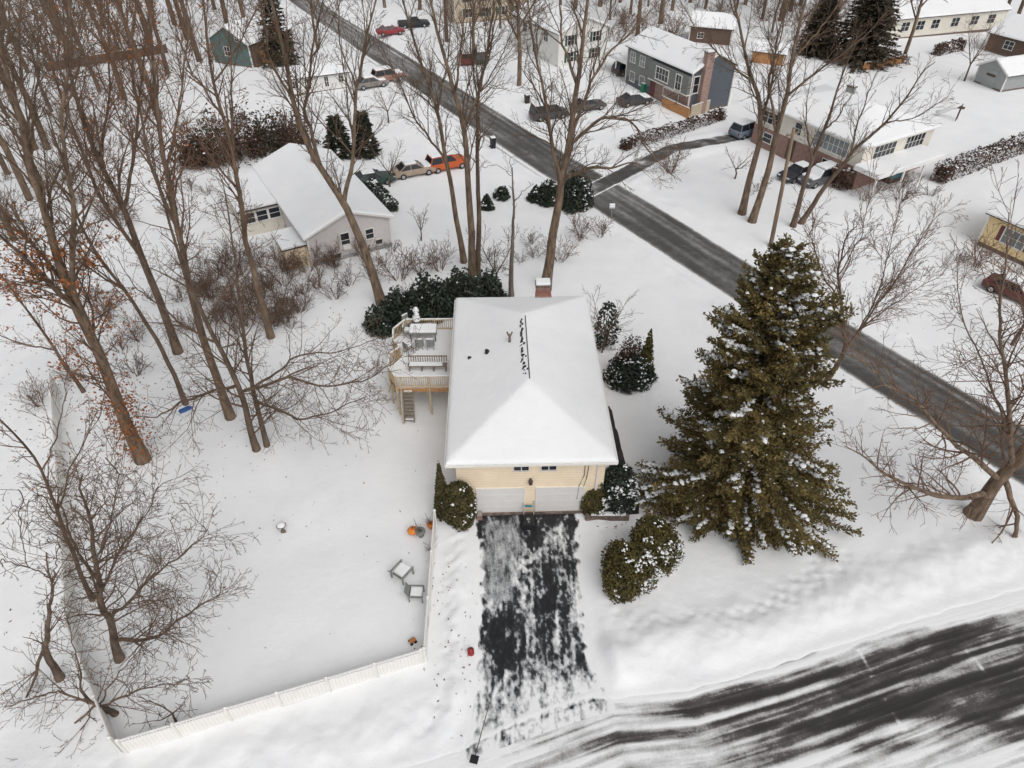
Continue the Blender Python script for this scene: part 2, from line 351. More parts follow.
def drive_cover(X, Y, U, V, W):
    px, py = project(X, Y, 0)
    dark = gauss(px, py, [(512,640,22,24,.5),(498,628,14,14,.3),(516,668,20,26,.5),(520,690,14,12,.2),(548,560,24,40,.20),(570,580,14,44,.22),(548,640,7,62,.32),(564,660,8,40,.30),(580,664,10,26,.2),(536,520,60,8,.5),(482,532,10,18,.42),(532,538,10,18,.42),(556,612,16,24,.16),(548,512,40,5,.4),(500,512,30,5,.35),(572,545,10,26,.22),(540,600,12,20,.26)])
    c = .68 - np.clip(dark, 0, .40)
    c = c + .38*vnoise(X, Y/1.8, .42, 92) + .42*vnoise(X, Y/1.8, .15, 93) + .30*vnoise(X, Y/1.5, .075, 87) + .24*vnoise(X, Y/14, .12, 86) + .16*fbm(X, Y, 1.5, 91) + .26*vnoise(X, Y/9, .26, 97)
    sl = sstep(9, 0, polysd(px, py, [(490,524),(516,520),(519,545),(508,560),(510,596),(492,596),(484,575),(488,545)]))
    c = c*(1-.8*sl) + .8*sl*(.50+.05*fbm(X, Y, .8, 94))
    c = c + .30*sstep(4, 0, segdist(px, py, [(598,692),(530,714),(465,746)]))       # the plough ridge across the mouth
    c = c - .30*sstep(3, 0, segdist(px, py, [(604,697),(530,721),(492,735),(462,752)]))*np.clip(.6+2*vnoise(X, Y, .35, 98), 0, 1)
    return c + .8*edges(U + .5*vnoise(X, Y, .35, 99), W, .42) + .10*sstep(655, 690, py)
ROADM = wetroad('road_asphalt', (.070,.068,.065), (.30,.295,.285), .8, .12, .4, 6)
strip('road', RU, RL, road_cover, ROADM, 34, .5, .02)
strip('street', SU, SL, street_cover, wetroad('street_asphalt', (.043,.040,.038), (.38,.375,.365), 3.2, .12, .42, 9), 130, .14, .012)
dl = [p for p in DRIVE[:6]]; dr = DRIVE[6:][::-1]
strip('driveway', dl, dr, drive_cover, wetroad('driveway_asphalt', (.02,.021,.023), (.34,.35,.36), 4.5, .8, .5, 11), 110, .07, .02)
def hd_cover(X, Y, U, V, W): return .33 + .5*fbm(X, Y, 1.5, 95) + .3*vnoise(X, Y, .4, 94) + .8*edges(U, W, .35)
strip('neighbour_driveway', [HDRIVE[0], HDRIVE[5], HDRIVE[4]], [HDRIVE[1], HDRIVE[2], HDRIVE[3]], hd_cover, ROADM, 14, .25, .024)
def wk_cover(X, Y, U, V, W): return .18 + .25*fbm(X, Y, .8, 96) + .6*edges(U, W, .12)
strip('path', [WALK[0], WALK[3]], [WALK[1], WALK[2]], wk_cover, wetroad('path_mulch', (.032,.028,.026), (.16,.15,.145), 2, 2, .4, 12), 10, .1, .03)

# ------------------------------------------------------------------ trees
def resample(pts, rr, K):
    P = np.array([tuple(p) for p in pts], float); r = np.array(rr, float)
    d = np.r_[0, np.cumsum(np.linalg.norm(np.diff(P, axis=0), axis=1))]; t = np.linspace(0, d[-1], K)
    return np.stack([np.interp(t, d, P[:,i]) for i in range(3)], -1), np.interp(t, d, r)
def tubes(lines, K, n):
    """many tapering tubes as one vertex block"""
    Ps = []; Rs = []
    for p, r in lines:
        a, b = resample(p, r, K); Ps.append(a); Rs.append(b)
    P = np.array(Ps); Rr = np.array(Rs); T = np.gradient(P, axis=1); T /= np.linalg.norm(T, axis=2, keepdims=True)+1e-9
    D = P[:,-1]-P[:,0]; D /= np.linalg.norm(D, axis=1, keepdims=True)+1e-9
    ref = np.where(np.abs(D[:,2:3]) > .8, np.array([[1.,0,0]]), np.array([[0,0,1.]]))
    A = np.cross(T, ref[:,None]); A /= np.linalg.norm(A, axis=2, keepdims=True)+1e-9; B = np.cross(T, A)
    th = np.arange(n)*2*np.pi/n
    V = P[:,:,None] + Rr[:,:,None,None]*(A[:,:,None]*np.cos(th)[None,None,:,None] + B[:,:,None]*np.sin(th)[None,None,:,None])
    Mn = len(lines); I = np.arange(Mn*K*n).reshape(Mn, K, n); J = np.roll(I, -1, axis=2)
    F = np.stack([I[:,:-1], J[:,:-1], J[:,1:], I[:,1:]], -1).reshape(-1, 4)
    return V.reshape(-1,3), F
def merge(blocks):
    vs = []; fs = []; n = 0
    for v, f in blocks: vs.append(v); fs.append(f+n); n += len(v)
    return np.concatenate(vs), np.concatenate(fs)
def rvec(rng): return Vector((rng.gauss(0,1), rng.gauss(0,1), rng.gauss(0,1)))
def grow(out, p, d, L, r, lev, rng, o):
    K = max(4, min(8, int(L/.5)+2)); seg = L/(K-1); pts = [p.copy()]; dd = d.copy()
    for i in range(K-1):
        dd = (dd + rvec(rng)*o['wob'] + Vector((0,0,o['up']))*min(1.5, seg+.3)).normalized(); p = p + dd*seg; pts.append(p.copy())
    rs = [max(o['rmin'], r*(1-.8*i/(K-1))) for i in range(K)]
    out[lev].append((pts, rs))
    if lev == 0: return
    n = max(2, int(L*o['dens'][lev] + rng.random()))
    for k in range(n):
        t = .18 + .8*(k+rng.random())/n; x = t*(K-1); i = min(K-2, int(x)); q = pts[i].lerp(pts[i+1], x-i)
        td = (pts[i+1]-pts[i]).normalized(); pr = rvec(rng); pr = (pr - td*pr.dot(td)).normalized(); a = rng.uniform(*o['ang'])
        grow(out, q, td*math.cos(a)+pr*math.sin(a), L*rng.uniform(.3,.55)*(1.2-.6*t), max(o['rmin'], r*(1-.8*t)*.62), lev-1, rng, o)
OPT = dict(wob=.13, up=.09, dens={1:2.6, 2:2.0, 3:1.35}, ang=(.38,.9), rmin=.0095, bl=(1.4,3.8), ds=.6, lf=.66, sub=1.55, subl=(2.6,5.8), tmin=.42, lev=2, ext=(2.2,4.0))
LEAFN = {}
def leaf_quads(P, size, rng, flat=.0, asp=.55):
    """P (N,3): one small leaf-shaped quad per point"""
    N = len(P); a = rng.normal(size=(N,3)); a[:,2] *= (1-flat); a /= np.linalg.norm(a, axis=1, keepdims=True)
    b = np.cross(a, rng.normal(size=(N,3))); b /= np.linalg.norm(b, axis=1, keepdims=True)
    s = (size*rng.uniform(.6, 1.4, N))[:,None]
    V = np.stack([P-a*s, P+b*s*asp, P+a*s, P-b*s*asp], 1).reshape(-1,3)
    return V, np.arange(4*N).reshape(N,4)
def tree(name, label, cat, paths, r0, seed, bark='bark', twig='twig', group='bare trees', leaves=None, **kw):
    """paths: traced (px,py,metres nearer/farther) lines; the first one is the trunk, the others fork off it"""
    o = dict(OPT); o.update(kw); rng = random.Random(seed)
    b = G(*paths[0][0][:2]); root = thing(name, label, cat, b, 0, group); y0 = b.y
    limbs = []
    for pi, path in enumerate(paths):
        pts = []
        for k, q in enumerate(path):
            dy = q[2] if len(q) > 2 else 0
            pts.append(R(q[0], q[1], y0+dy) - b)
        if pi == 0: pts[0].z = -.25
        # extend past the traced end
        d = (pts[-1]-pts[-2]).normalized(); d = (d + Vector((0,0,.25))).normalized()
        E_ = rng.uniform(*o['ext'])
        if E_ > 0: pts += [pts[-1]+d*E_*.5 + rvec(rng)*.12, pts[-1]+d*E_ + rvec(rng)*.3]
        # knobbly resample
        K = 16; P, _ = resample(pts, [0]*len(pts), K); P = [Vector(p) for p in P]
        for i in range(1, K-1): P[i] += rvec(rng)*.05*(1 if pi else .8)
        rs0 = r0*.88 if pi == 0 else limb_r(limbs, P[0])*o['lf']
        rs = [max(.018, rs0*(1-.88*(i/(K-1))**.9)) for i in range(K)]
        if pi == 0: rs[0] *= 1.32; rs[1] *= 1.04
        limbs.append((P, rs))
    Vt, Ft = tubes(limbs, 22, 9); npmesh('trunk', Vt, Ft, bark, root, True)
    out = {0:[], 1:[], 2:[], 3:[]}
    for li, (P, rs) in enumerate(limbs):
        L = sum((P[i+1]-P[i]).length for i in range(len(P)-1)); t = o['tmin'] if li == 0 else .12
        while t < 1:
            x = t*(len(P)-1); i = min(len(P)-2, int(x)); q = P[i].lerp(P[i+1], x-i); td = (P[i+1]-P[i]).normalized()
            pr = rvec(rng); pr = (pr - td*pr.dot(td)).normalized(); a = rng.uniform(*o['ang'])
            ln = rng.uniform(*o['bl'])*(1.15-.55*t); rr = rs[i]*.42
            grow(out, q, td*math.cos(a)+pr*math.sin(a), ln, min(rr, .012+.012*ln), o['lev'], rng, o)
            t += o['ds']*rng.uniform(.6,1.4)/max(L, 1)
    for li, (P, rs) in enumerate(limbs):
        L = sum((P[i+1]-P[i]).length for i in range(len(P)-1)); m = int(L/o['sub']*(.62 if li == 0 else .85)) if o['sub'] else 0
        for k in range(m):
            t0 = max(o['tmin'], .3) if li == 0 else .15
            t = t0 + (.97-t0)*(k+rng.random())/m; x = t*(len(P)-1); i = min(len(P)-2, int(x)); q = P[i].lerp(P[i+1], x-i); td = (P[i+1]-P[i]).normalized()
            pr = rvec(rng); pr = (pr - td*pr.dot(td)).normalized(); a = rng.uniform(.3,.62); ln = rng.uniform(*o['subl'])*(1.12-.45*t)
            grow(out, q, td*math.cos(a)+pr*math.sin(a), ln, min(rs[i]*.55, .022+.0115*ln), 3, rng, o)
    bl = []
    for lev, K, n in ((3,7,6),(2,7,5),(1,5,4),(0,4,3)):
        if out[lev]: bl.append(tubes(out[lev], K, n))
    Vc, Fc = merge(bl); npmesh('crown', Vc, Fc, twig, root, True)
    if leaves:
        n, zlo, zhi, size, m, trunkshare = leaves
        cand = [p for lev in (0,1) for ps, _ in out[lev] for p in ps[1:] if zlo < p.z < zhi]
        rg = np.random.RandomState(seed)
        cl = [p for P, _ in limbs[:1] for p in P if zlo < p.z < 6.5]
        pts = []
        for k in range(n):
            if cl and rng.random() < trunkshare:
                c = rng.choice(cl) + Vector((rng.gauss(0,.55), rng.gauss(0,.5), rng.gauss(0,.7)))
            else: c = rng.choice(cand) + rvec(rng)*.14
            pts.append(tuple(c))
        v, f = leaf_quads(np.array(pts), size, rg); npmesh('leaves', v, f, m, root)
    return root
def limb_r(limbs, p):
    best = (1e9, .1)
    for P, rs in limbs:
        for q, r in zip(P, rs):
            d = (q-p).length
            if d < best[0]: best = (d, r)
    return best[1]

SPREAD = dict(subl=(1.4,3.0), sub=1.5)
W = 'tall bare trees in the wood left of the house'
tree('oak_tree', 'thickest leaning trunk at left, rust-orange leaves clinging to its bark', 'tree',
     [[(143,460),(118,405),(97,348),(64,282),(45,215),(25,150),(8,70,-.5)], [(97,348),(72,285,-.4),(74,215,-.8),(62,125,-1.2),(72,40,-1.5)], [(64,282),(30,240,.6),(0,205,1.2)], [(82,315),(35,270,-.8),(5,240,-1.5)], [(45,215),(30,140,.8),(38,60,1.4)]],
     1*.46, 1, sub=1.1, leaves=(3400, 1.2, 16, .09, 'oak_leaf', .38), group=W, tmin=.16, bl=(1.6,4.6), up=.05)
tree('bare_tree', 'tall trunk behind the orange-leaved oak, forking into two near its middle', 'tree',
     [[(178,352),(160,300),(142,258),(124,208),(97,160),(80,110),(62,40)], [(124,208),(135,150,.6),(142,80,1),(150,10,1.4)], [(142,258),(100,200,-.8),(70,120,-1.3),(40,30,-1.8)], [(97,160),(110,95,.8),(108,20,1.5)]], .36, 2, 'bark_dark', 'twig_red', group=W, sub=1.1, leaves=(900, 6, 26, .075, 'oak_leaf', 0))
tree('bare_tree', 'slender trunk whose foot stands beside the blue sled under the trees', 'tree',
     [[(186,404),(165,355),(145,320),(124,290),(98,258),(75,215),(62,160)], [(124,290),(92,270,-.5),(60,250,-1)]], .2, 3, 'bark_dark', group=W, bl=(1.2,3))
tree('bare_tree', 'straight tall trunk standing in open snow left of the twin trunks', 'tree',
     [[(231,418),(207,352),(191,295),(178,230),(166,170),(158,100),(150,30)], [(178,230),(150,165,-.6),(135,90,-1),(128,10,-1.4)], [(166,170),(180,110,.8),(188,40,1.2)], [(150,165,-.6),(120,120,-1.4),(95,60,-2)]], .34, 4, twig='twig_red', group=W, sub=1.15, leaves=(700, 9, 26, .07, 'oak_leaf', 0))
tree('bare_tree', 'left one of the twin trunks in the yard, with wide low twiggy boughs', 'tree',
     [[(257,450),(241,392),(216,342),(196,300),(180,262),(168,215)], [(241,392),(285,378,-1.2),(330,388,-2),(365,380,-2.6)], [(238,385),(200,395,-1),(170,410,-1.8)], [(216,342),(190,330,.4),(165,310,.8)]], .25, 5, 'bark_dark', group=W, sub=1.8, subl=(2,4.2), tmin=.08, up=.0, bl=(1.8,4.8), ang=(.6,1.2), dens={1:2.6,2:2.2,3:1.4})
tree('bare_tree', 'right one of the twin trunks in the yard, reddish at its foot', 'tree',
     [[(267,446),(253,388),(245,345),(238,290),(232,240)], [(253,388),(300,355,.8),(345,350,1.6)], [(255,400),(298,420,-1.4),(335,412,-2)]], .2, 6, 'bark_dark', 'twig', group=W, sub=1.8, subl=(2,4), tmin=.1, up=.01, bl=(1.5,4.2), ang=(.6,1.2), dens={1:2.6,2:2.2,3:1.4})
tree('bare_tree', 'tall trunk rising past the left end of the grey gabled house', 'tree',
     [[(271,337),(258,290),(247,247),(233,150),(213,83),(205,20)], [(233,150),(232,90,.6),(228,20,1)], [(213,83),(240,45,-.8),(258,5,-1.3)], [(225,118),(190,70,-1),(170,10,-1.5)]], .3, 7, twig='twig_red', group=W, tmin=.3, sub=1.2, leaves=(260, 8, 26, .07, 'oak_leaf', 0))
tree('bare_tree', 'big forked trunk leaning in front of the grey gabled house', 'tree',
     [[(382,304),(366,253),(344,203),(322,170),(306,140),(292,100),(286,55),(272,5)], [(344,203),(353,160,.4),(357,90,.7),(365,40,.9),(377,0,1.2)], [(322,170),(305,115,1),(312,50,1.5),(322,5,1.8)], [(292,100),(270,60,-.6),(262,10,-1)], [(357,90,.7),(340,45,-.3),(338,0,-.8)]], .44, 8, group='tall bare trees behind the house', tmin=.35, bl=(1.5,4))
B = 'tall bare trees behind the house'
tree('bare_tree', 'leftmost and thinnest of three tall trunks behind the dark hedge', 'tree',
     [[(464,262),(456,215),(446,160),(438,110),(418,55),(402,0)], [(438,110),(448,60,.6),(452,0,1)], [(446,160),(415,120,-.8),(398,80,-1.3)]], .30, 9, group=B, bl=(1.4,3.6), tmin=.38)
tree('bare_tree', 'middle one of three tall trunks behind the dark hedge, tan bark', 'tree',
     [[(472,283),(470,200),(464,130),(455,92),(440,45),(430,0)], [(464,130),(480,90,.5),(492,40,.9),(500,0,1.1)], [(455,92),(462,45,-.6),(466,0,-1)]], .40, 10, 'bark', group=B, bl=(1.4,3.6), tmin=.4)
tree('bare_tree', 'rightmost of three tall trunks behind the dark hedge, dark and upright', 'tree',
     [[(478,280,.3),(479,220),(477,150),(478,95),(488,50),(494,0)], [(477,100),(470,50,.5),(474,0,.8)], [(478,95),(500,60,-.6),(518,20,-1.2)]], .28, 11, 'bark_dark', group=B, bl=(1.4,3.4), tmin=.4)
tree('snag', 'short broken trunk with few bent branches just behind the house roof', 'tree',
     [[(511,297),(512,240),(514,200),(512,172)], [(513,205),(522,192,.3),(531,187,.5)], [(512,176),(498,165,.3),(483,167,.6)], [(512,172),(509,158,-.4),(530,152,-.8)]], .27, 12, 'bark_grey', group=B, sub=0, ext=(.1,.4), bl=(.5,1.5), tmin=.5, ds=1.5, lev=1)
tree('bare_tree', 'great spreading trunk directly behind the brick chimney', 'tree',
     [[(545,290),(555,225),(561,185),(571,135),(577,85),(584,35),(588,0)], [(561,185),(553,150,-.6),(549,120,-.8),(540,77,-1.2),(530,20,-1.6)], [(571,135),(594,75,1),(612,50,1.8),(640,25,2.6)], [(577,85),(562,45,.8),(560,0,1.3)], [(563,178),(588,168,-1.4),(612,168,-2.2)], [(570,145),(600,118,-1.4),(630,118,-2.4),(642,140,-2.6)], [(594,75,1),(600,30,1.6),(616,0,2.2)]], .5, 13, 'bark', group=B, tmin=.32, bl=(1.5,4.2), up=.06)
Rr_ = 'bare trees across the street'
tree('bare_tree', 'left one of two tall pale trunks beside the utility pole, leaning right', 'tree',
     [[(742,213),(752,170),(760,140),(761,110),(752,80),(742,40),(735,5)], [(760,125),(772,85,.6),(776,40,1),(790,0,1.5)], [(752,80),(725,60,-.8),(705,40,-1.5)]], .40, 14, 'bark', group=Rr_, tmin=.35)
tree('bare_tree', 'right one of two tall pale trunks by the utility pole, one long bough reaching right', 'tree',
     [[(752,221),(768,173),(776,133),(788,92),(792,60),(800,20),(806,0)], [(786,97),(811,77,-.8),(838,57,-1.6),(862,38,-2.2)], [(776,133),(768,80,.6),(782,30,1.2)], [(792,60),(820,30,1),(838,5,1.5)]], .40, 15, 'bark', group=Rr_, tmin=.4)
tree('bare_tree', 'upright dark trunk of a pair before the brick split-level house', 'tree',
     [[(793,226),(803,190),(812,160),(824,130),(832,108),(840,80),(850,55)], [(824,130),(838,118,.5),(848,100,.9)], [(812,160),(806,125,-.6),(808,95,-1)]], .30, 16, 'bark_dark', group=Rr_, subl=(1.4,3), bl=(1,2.8), ext=(1,2))
tree('bare_tree', 'low leaning dark trunk of a pair before the brick split-level house', 'tree',
     [[(800,223),(825,187),(851,153),(885,123),(906,98),(920,75)], [(851,153),(860,115,.6),(872,85,1)], [(885,123),(915,118,-.8),(935,105,-1.3)]], .30, 17, 'bark_dark', group=Rr_, subl=(1.4,3.2), bl=(1,3), ext=(1,2), tmin=.35, dens={1:3,2:2.4,3:1.5})
tree('bare_tree', 'many-stemmed tree with a fine round crown between big spruce and road', 'tree',
     [[(825,384),(846,348),(842,305),(838,270),(846,235)], [(846,348),(875,310,.8),(905,265,1.5),(930,225,2.2)], [(842,305),(820,270,-.8),(812,230,-1.4)], [(855,335,.3),(880,290,-.8),(890,245,-1.4),(900,205,-1.8)], [(860,328,.5),(900,300,1.5),(940,275,2.4)], [(838,275),(862,235,.6),(868,205,1)]], .22, 18, 'bark_dark', 'twig_red', group=Rr_, sub=.8, subl=(1.6,3.4), ds=.36, bl=(1.2,3.2), up=.03, tmin=.3, dens={1:3,2:2.4,3:1.5}, ext=(.6,1.4))
tree('bare_tree', 'thin single stem half hidden behind the big spruce', 'tree', [[(808,372),(814,340),(818,306),(818,262)]], .11, 19, 'bark_dark', 'twig_red', group=Rr_, subl=(.8,1.8), bl=(.8,2), ext=(.8,1.2))
tree('bare_tree', 'massive leaning trunk at right edge with boughs sprawling over the snow', 'tree',
     [[(973,514),(990,490),(1010,470),(1035,440),(1060,395),(1080,340)], [(998,478),(965,450,-.8),(940,430,-1.4),(915,398,-2),(884,385,-2.5)], [(1004,474),(1003,420,.8),(985,372,1.3),(962,320,1.8),(960,295,2)], [(1012,466),(1008,400,-.6),(1000,340,-1),(1000,290,-1.4)], [(985,493),(955,500,-1.5),(915,490,-2.4),(880,470,-3)], [(1005,480),(1018,520,-1.5),(1012,560,-2.2)], [(1035,440),(1025,380,-.8),(1030,310,-1.3)]],
     .5, 20, 'bark', 'twig_red', group=Rr_, lf=.48, sub=1.0, subl=(1.6,3.6), tmin=.2, up=.015, bl=(1.6,4.2), ang=(.5,1.1), dens={1:2.2,2:1.8,3:1.3})
N = 'low spreading trees by the left yard fence'
tree('bare_tree', 'dense dark tree with a wide twiggy crown at lower left of the yard', 'tree',
     [[(119,659),(108,620),(100,599),(95,562),(88,515),(78,480)], [(108,620),(140,590,-.6),(170,560,-1),(205,535,-1.2)], [(116,640),(150,640,-1),(185,618,-1.6),(215,595,-2)], [(98,580),(70,540,.4),(62,500,.8)], [(100,599),(118,555,.8),(142,520,1.2),(160,490,1.6)], [(95,562),(112,520,-.5),(118,480,-.8)]], .24, 21, 'bark_dark', 'twig', group=N, subl=(1.6,3.4), sub=.85, lf=.55, rmin=.0078, ds=.28, tmin=.15, up=.03, bl=(1.2,3.0), ang=(.5,1.1), ext=(.5,1.5), dens={1:3.2,2:2.6,3:1.5})
tree('bare_tree', 'crooked stubby trunk left of the dense dark tree', 'tree',
     [[(60,679),(45,655),(48,625),(53,592),(50,578)], [(50,578),(28,566,-.3),(8,562,-.6)], [(28,566,-.3),(18,535,.2),(22,505,.5)], [(52,580),(60,545,.3)], [(46,645),(30,690,-.8),(15,720,-1.2)]], .22, 22, 'bark_dark', 'twig', group=N, sub=2.2, subl=(1,2.2), tmin=.3, up=.02, bl=(.8,2.2), ang=(.5,1.1), ext=(.3,1))
tree('bare_tree', 'squat tree nearest the fence corner, its boughs radiating like spokes', 'tree',
     [[(117,714),(100,706),(92,703)], [(100,706),(140,690,-.4),(190,680,-.8)], [(96,704),(60,735,-.6),(10,760,-1.2)], [(98,705),(110,745,-1),(125,775,-1.5)], [(94,704),(82,690,.5),(78,660,.9),(66,620,1.3)], [(95,704),(60,690,.2),(10,705,.4)], [(98,705),(120,670,1),(150,640,1.6)], [(95,704),(75,745,-1.1),(60,770,-1.6)]], .2, 23, 'bark_dark', 'twig', group=N, subl=(1.4,2.8), sub=.9, rmin=.0085, ds=.4, tmin=.5, up=.0, bl=(.9,2.4), ang=(.5,1.1), ext=(.3,1), dens={1:2.6,2:2.2,3:1.5})
tree('bare_tree', 'leaning thin tree whose bent stem crosses the left edge of the view', 'tree',
     [[(92,600),(75,560),(57,512),(42,470),(20,438),(0,420)], [(57,512),(70,470,.5),(85,440,.8)], [(42,470),(55,445,.4),(60,420,.8)]], .15, 24, 'bark_dark', 'twig_red', group=N, **SPREAD, tmin=.3, bl=(.8,2.2), leaves=(60, 2, 12, .07, 'oak_leaf', 0))
tree('bare_tree', 'thin trunk at far left with a few russet leaves, beside the oak', 'tree',
     [[(84,392),(55,350),(30,315),(5,282)], [(55,350),(25,345,-.6),(0,335,-1)]], .16, 25, 'bark_dark', 'twig_red', group=W, **SPREAD, bl=(1,2.6), tmin=.15, up=.04, leaves=(260, 1, 12, .075, 'oak_leaf', 0))

def small_tree(name, label, px, py, h, seed, r=.07, spread=.8, lev=2, bark='bark_dark', twig='twig', group='small bare yard trees', stems=3, dens=None):
    rng = random.Random(seed); b = G(px, py); root = thing(name, label, 'tree', b, 0, group)
    o = dict(OPT); o.update(bl=(h*.25,h*.5), up=.05, rmin=.012, dens=dens or {1:2.8,2:2.2,3:1.4}, ang=(.4,.9))
    limbs = [([Vector((0,0,-.15)), Vector((rng.gauss(0,.05),rng.gauss(0,.05),h*.16)), Vector((rng.gauss(0,.1),rng.gauss(0,.1),h*.32))], [r*1.3, r, r*.85])]
    top = limbs[0][0][-1]
    for k in range(stems):
        a = 2*math.pi*(k+rng.random()*.6)/stems; d = Vector((math.cos(a)*spread, math.sin(a)*spread, 1)).normalized(); L = h*.7
        limbs.append(([top, top+d*L*.4+rvec(rng)*.06, top+d*L*.75+Vector((0,0,.12*h))*.5, top+d*L+Vector((0,0,.12*h))], [r*.7, r*.5, r*.3, .014]))
    V1, F1 = tubes(limbs, 10, 7); npmesh('trunk', V1, F1, bark, root, True)
    out = {0:[],1:[],2:[],3:[]}
    for P, rs in limbs[1:]:
        n = max(5, int(h*2.2))
        for k in range(n):
            t = .1+.88*k/n; x = t*(len(P)-1); i = min(len(P)-2, int(x)); q = P[i].lerp(P[i+1], x-i); td = (P[i+1]-P[i]).normalized()
            pr = rvec(rng); pr = (pr-td*pr.dot(td)).normalized(); a = rng.uniform(.45,1.0)
            grow(out, q, td*math.cos(a)+pr*math.sin(a), rng.uniform(*o['bl'])*(1.1-.6*t), max(.014, r*.3*(1-t)), lev-1, rng, o)
    bl = [tubes(out[l], K, n) for l, K, n in ((2,6,4),(1,5,4),(0,4,3)) if out[l]]
    Vc, Fc = merge(bl); npmesh('crown', Vc, Fc, twig, root, True); return root
small_tree('ornamental_tree', 'small bare tree in snow between grey house and orange car', 390, 187, 4.2, 41, .09)
small_tree('ornamental_tree', 'small bare tree by the curve of the road, above the dark arborvitaes', 389, 124, 4.6, 42, .09, 1.1, twig='twig_red')
small_tree('ornamental_tree', 'tiny bare sapling alone in the snow right of the grey gable', 421, 240, 2.8, 43, .06, .5)
small_tree('ornamental_tree', 'thin bare tree at the right end of the dark hedge behind the house', 496, 291, 5.2, 44, .08, .6)
small_tree('ornamental_tree', 'small bare tree close to the lower fence in the yard', 176, 722, 2.4, 45, .05, .9)
small_tree('ornamental_tree', 'low bare tree between the driveway and two pale trunks', 735, 178, 3.2, 46, .08, 1.3, twig='twig')
small_tree('ornamental_tree', 'slim bare tree in front of the grey shed at top right', 964, 82, 7.2, 47, .12, .55, twig='twig_red')
small_tree('ornamental_tree', 'bare tree at the right edge, standing before the yellow house', 1012, 345, 6.5, 48, .12, .8, twig='twig_red')
small_tree('ornamental_tree', 'bare tree beside the evergreen shrubs along the right of the house roof', 602, 352, 4.2, 49, .06, .7, twig='twig', stems=4)

# far wood along the top of the view: four kinds built once, then copied
def far_tree(name, h, seed, r, spread, bark, twig):
    rng = random.Random(seed); root = thing(name, 'bare tree in the far wood along the top of the view', 'tree', (0,0,0), 0, 'bare trees of the far wood')
    limbs = [([Vector((0,0,-.4)), Vector((rng.gauss(0,.2),0,h*.25)), Vector((rng.gauss(0,.4),rng.gauss(0,.4),h*.6)), Vector((rng.gauss(0,.7),rng.gauss(0,.7),h))], [r*1.2, r, r*.6, .03])]
    for k in range(5):
        t = .35+.1*k; q = Vector(limbs[0][0][1]).lerp(limbs[0][0][2], min(1, (t-.25)/.35)); a = rng.random()*6.28; L = h*(.5-.04*k)
        d = Vector((math.cos(a)*spread, math.sin(a)*spread, 1)).normalized(); limbs.append(([q, q+d*L*.5+rvec(rng)*.3, q+d*L+Vector((0,0,L*.15))], [r*.5, r*.3, .03]))
    V1, F1 = tubes(limbs, 8, 6); npmesh('trunk', V1, F1, bark, root, True)
    o = dict(OPT); o.update(rmin=.024, dens={1:1.7,2:1.5}, up=.06); out = {0:[],1:[],2:[],3:[]}
    for li, (P, rs) in enumerate(limbs):
        n = 12 if li else 14
        for k in range(n):
            t = (.45 if li == 0 else .15)+(.52 if li == 0 else .82)*k/n; x = t*(len(P)-1); i = min(len(P)-2, int(x)); q = P[i].lerp(P[i+1], x-i); td = (P[i+1]-P[i]).normalized()
            pr = rvec(rng); pr = (pr-td*pr.dot(td)).normalized(); a = rng.uniform(.4,.9)
            grow(out, q, td*math.cos(a)+pr*math.sin(a), rng.uniform(1.5,4)*(1.15-.6*t), .05, 2, rng, o)
    Vc, Fc = merge([tubes(out[2],5,4), tubes(out[1],4,3), tubes(out[0],3,3)]); npmesh('crown', Vc, Fc, twig, root, True); return root
protos = [far_tree('bare_tree', 19, 61, .32, .5, 'bark_dark', 'twig_red'), far_tree('bare_tree', 16, 62, .26, .7, 'bark', 'twig'), far_tree('bare_tree', 21, 63, .36, .45, 'bark', 'twig_red'), far_tree('bare_tree', 13, 64, .22, .8, 'bark_grey', 'twig_pale')]
rngF = random.Random(77)
spots = [(8,118),(28,72),(52,112),(74,66),(100,92),(122,60),(150,46),(168,74),(188,40),(60,40),(20,30),(105,28),(140,14),(35,150),(8,175),(245,22),(262,10),(318,50),(447,44),(474,62),(519,88),(637,38),(660,26),(672,12),(705,10),(735,14),(762,20),(790,12),(812,26),(835,20),(600,8),(620,4),(902,62),(985,20),(945,4),(858,12),(560,16),(772,34)]
spots += [(10,90),(30,200),(15,240),(48,150),(90,130),(125,100),(160,120),(85,60),(130,40),(175,25),(200,62),(215,10),(230,40),(5,20),(45,14),(70,12),(575,10),(610,22),(630,16),(648,8),(690,4),(718,22),(745,6),(780,22),(800,6),(870,8),(890,16),(915,8),(930,22),(965,12),(1005,12),(1015,24),(480,14),(500,30),(420,10),(385,8)]
rngF.shuffle(spots)
for i, (px, py) in enumerate(spots):
    src = protos[i%4]; o = src if i < 4 else copy_tree(src)
    place(o, G(px, py), rngF.uniform(0,6.28), rngF.uniform(.85,1.15))

